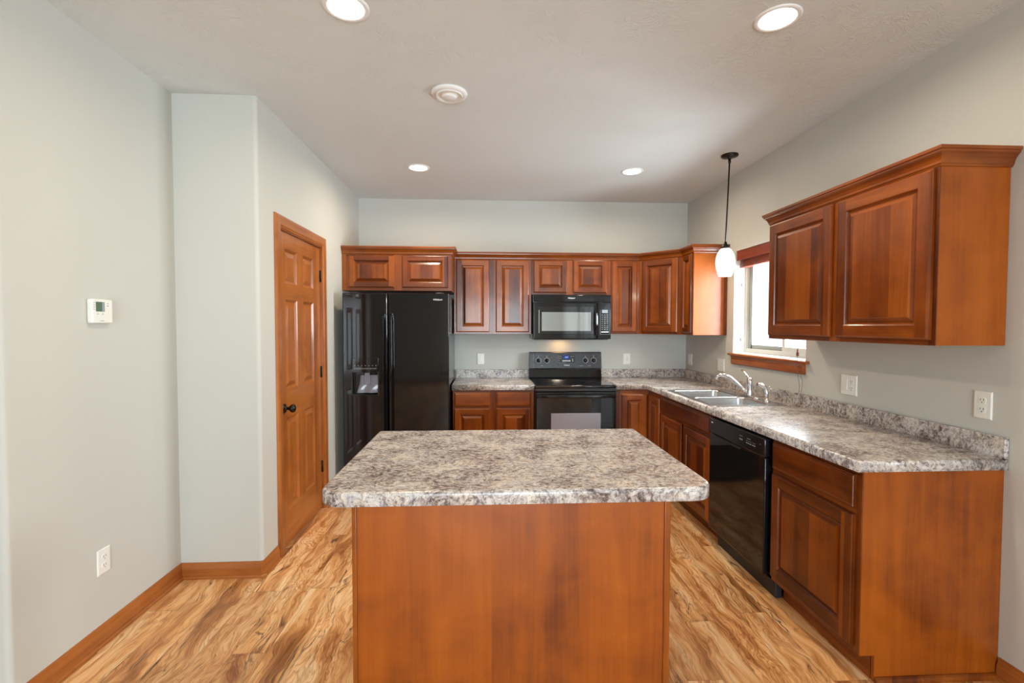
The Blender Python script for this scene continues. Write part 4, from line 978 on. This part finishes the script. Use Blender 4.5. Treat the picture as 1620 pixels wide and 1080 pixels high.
plate('wall_outlet', 'white duplex outlet low on the left wall above the baseboard', (V(LX, 0, 0), V(0, 1, 0), V(1, 0, 0)), -2.748, 0.381, 0.074, 0.118, 'duplex')
FLt = (V(LX, 0, 0), V(0, 1, 0), V(1, 0, 0))
t = thing('thermostat', 'white thermostat with small green display on the left wall', 'thermostat', (LX, -2.735, 1.485))
mb = MB(); mb.fbox(FLt, (-2.803, 1.484, 0.0005), (-2.686, 1.594, 0.025), 0.005); th = mb.build('housing', 'plastic', t)
mb = MB(); mb.fbox(FLt, (-2.783, 1.537, 0.0245), (-2.749, 1.581, 0.0260)); mb.build('display', 'lcd', t)
mb = MB(); mb.fbox(FLt, (-2.749, 1.537, 0.0245), (-2.734, 1.581, 0.0258)); mb.build('display_margin', 'lcd_side', t)
mb = MB()
for z in (1.576, 1.566, 1.556, 1.546): mb.fbox(FLt, (-2.797, z-0.0012, 0.0245), (-2.788, z+0.0012, 0.0258))
for u in (-2.774, -2.745): mb.fbox(FLt, (u-0.006, 1.524, 0.0245), (u+0.006, 1.526, 0.0258)); mb.fbox(FLt, (u-0.003, 1.530, 0.0245), (u+0.003, 1.5315, 0.0258))
mb.fbox(FLt, (-2.720, 1.562, 0.0245), (-2.712, 1.566, 0.0258)); mb.fbox(FLt, (-2.720, 1.572, 0.0245), (-2.712, 1.576, 0.0258)); mb.fbox(FLt, (-2.762, 1.494, 0.0245), (-2.738, 1.4965, 0.0258))
mb.build('button_print', 'grey_line', t)

# ------------------------------------------------------------------ ceiling lights
def can(x, y, label, power=15):
    t = thing('recessed_light', label, 'ceiling light', (x, y, H-0.012), 'recessed ceiling downlights')
    mb = MB(); mb.lathe((x, y, H), [(0.070, 0.0), (0.0735, -0.0035), (0.078, -0.006), (0.088, -0.0055), (0.094, -0.002), (0.0945, 0.0)], 'z', 48, cap0=False, cap1=False); mb.build('trim_ring', 'white_trim', t)
    mb = MB(); mb.lathe((x, y, H), [(0.0735, -0.0004), (0.0735, -0.0030), (0.060, -0.0042), (0.001, -0.0048)], 'z', 40); mb.build('lens', 'lens', t)
    area('downlight_beam', (x, y, H-0.02), (0, 0, 0), 0.13, 0.13, power, (1.0, 0.84, 0.62), True, 170)
can(-2.728, -2.985, 'large lit recessed downlight at the top left, nearest the camera')
can(-0.908, -3.015, 'large lit recessed downlight at the top right, nearest the camera')
can(-2.713, -0.992, 'small lit recessed downlight above the refrigerator side of the kitchen')
can(-0.915, -1.002, 'small lit recessed downlight in front of the corner cabinet')
t = thing('smoke_detector', 'round white smoke detector on the ceiling between the downlights', 'smoke detector', (-2.358, -2.282, H-0.03))
mb = MB(); mb.lathe((-2.358, -2.282, H), [(0.102, 0.0), (0.102, -0.006), (0.096, -0.013), (0.084, -0.018), (0.080, -0.018)], 'z', 48, cap1=False); mb.build('base_ring', 'white_trim', t)
mb = MB(); mb.lathe((-2.358, -2.282, H), [(0.079, -0.008), (0.078, -0.021), (0.072, -0.025), (0.066, -0.020), (0.052, -0.016), (0.046, -0.018), (0.040, -0.022)], 'z', 48, cap0=False, cap1=False); mb.build('grille_ring', 'plastic', t)
mb = MB(); mb.lathe((-2.358, -2.282, H), [(0.041, -0.016), (0.040, -0.026), (0.034, -0.031), (0.002, -0.032)], 'z', 40); mb.build('center_cap', 'white_trim', t)

t = thing('pendant_light', 'lit pendant lamp with white glass shade and dark stem over the sink', 'pendant light', (-0.290, -1.427, 1.86))
px, py = -0.297, -1.427
mb = MB(); mb.lathe((px+0.010, py, H), [(0.062, -0.001), (0.063, -0.006), (0.060, -0.014), (0.030, -0.019), (0.016, -0.022), (0.012, -0.030), (0.001, -0.031)], 'z', 40); mb.build('canopy', 'bronze', t)
mb = MB(); mb.lathe((px+0.010, py, H), [(0.010, -0.030), (0.010, -0.060), (0.006, -0.066)], 'z', 16); mb.tube([(px+0.010, py, H-0.05), (px-0.012, py, 2.12)], 0.0055, 12); mb.build('stem', 'bronze', t)
sx = px-0.012
mb = MB(); mb.lathe((sx, py, 2.070), [(0.030, 0.0), (0.031, 0.018), (0.024, 0.030), (0.012, 0.040), (0.009, 0.055)], 'z', 28); mb.build('socket_cap', 'bronze', t)
mb = MB(); mb.lathe((sx, py, 1.862), [(0.046, 0.0), (0.056, 0.025), (0.066, 0.065), (0.070, 0.100), (0.068, 0.140), (0.058, 0.175), (0.044, 0.200), (0.030, 0.212)], 'z', 40, cap0=False, cap1=False)
mb.lathe((sx, py, 1.862), [(0.043, 0.0), (0.046, 0.0)], 'z', 40, cap0=False, cap1=False); sh_ = mb.build('glass_shade', 'shade', t)
pl_ = bpy.data.lights.new('pendant_bulb', 'POINT'); pl_.energy = 5; pl_.color = (1, 0.88, 0.7); pl_.shadow_soft_size = 0.03
po = bpy.data.objects.new('pendant_bulb', pl_); COL.objects.link(po); po.location = (sx, py, 1.84)
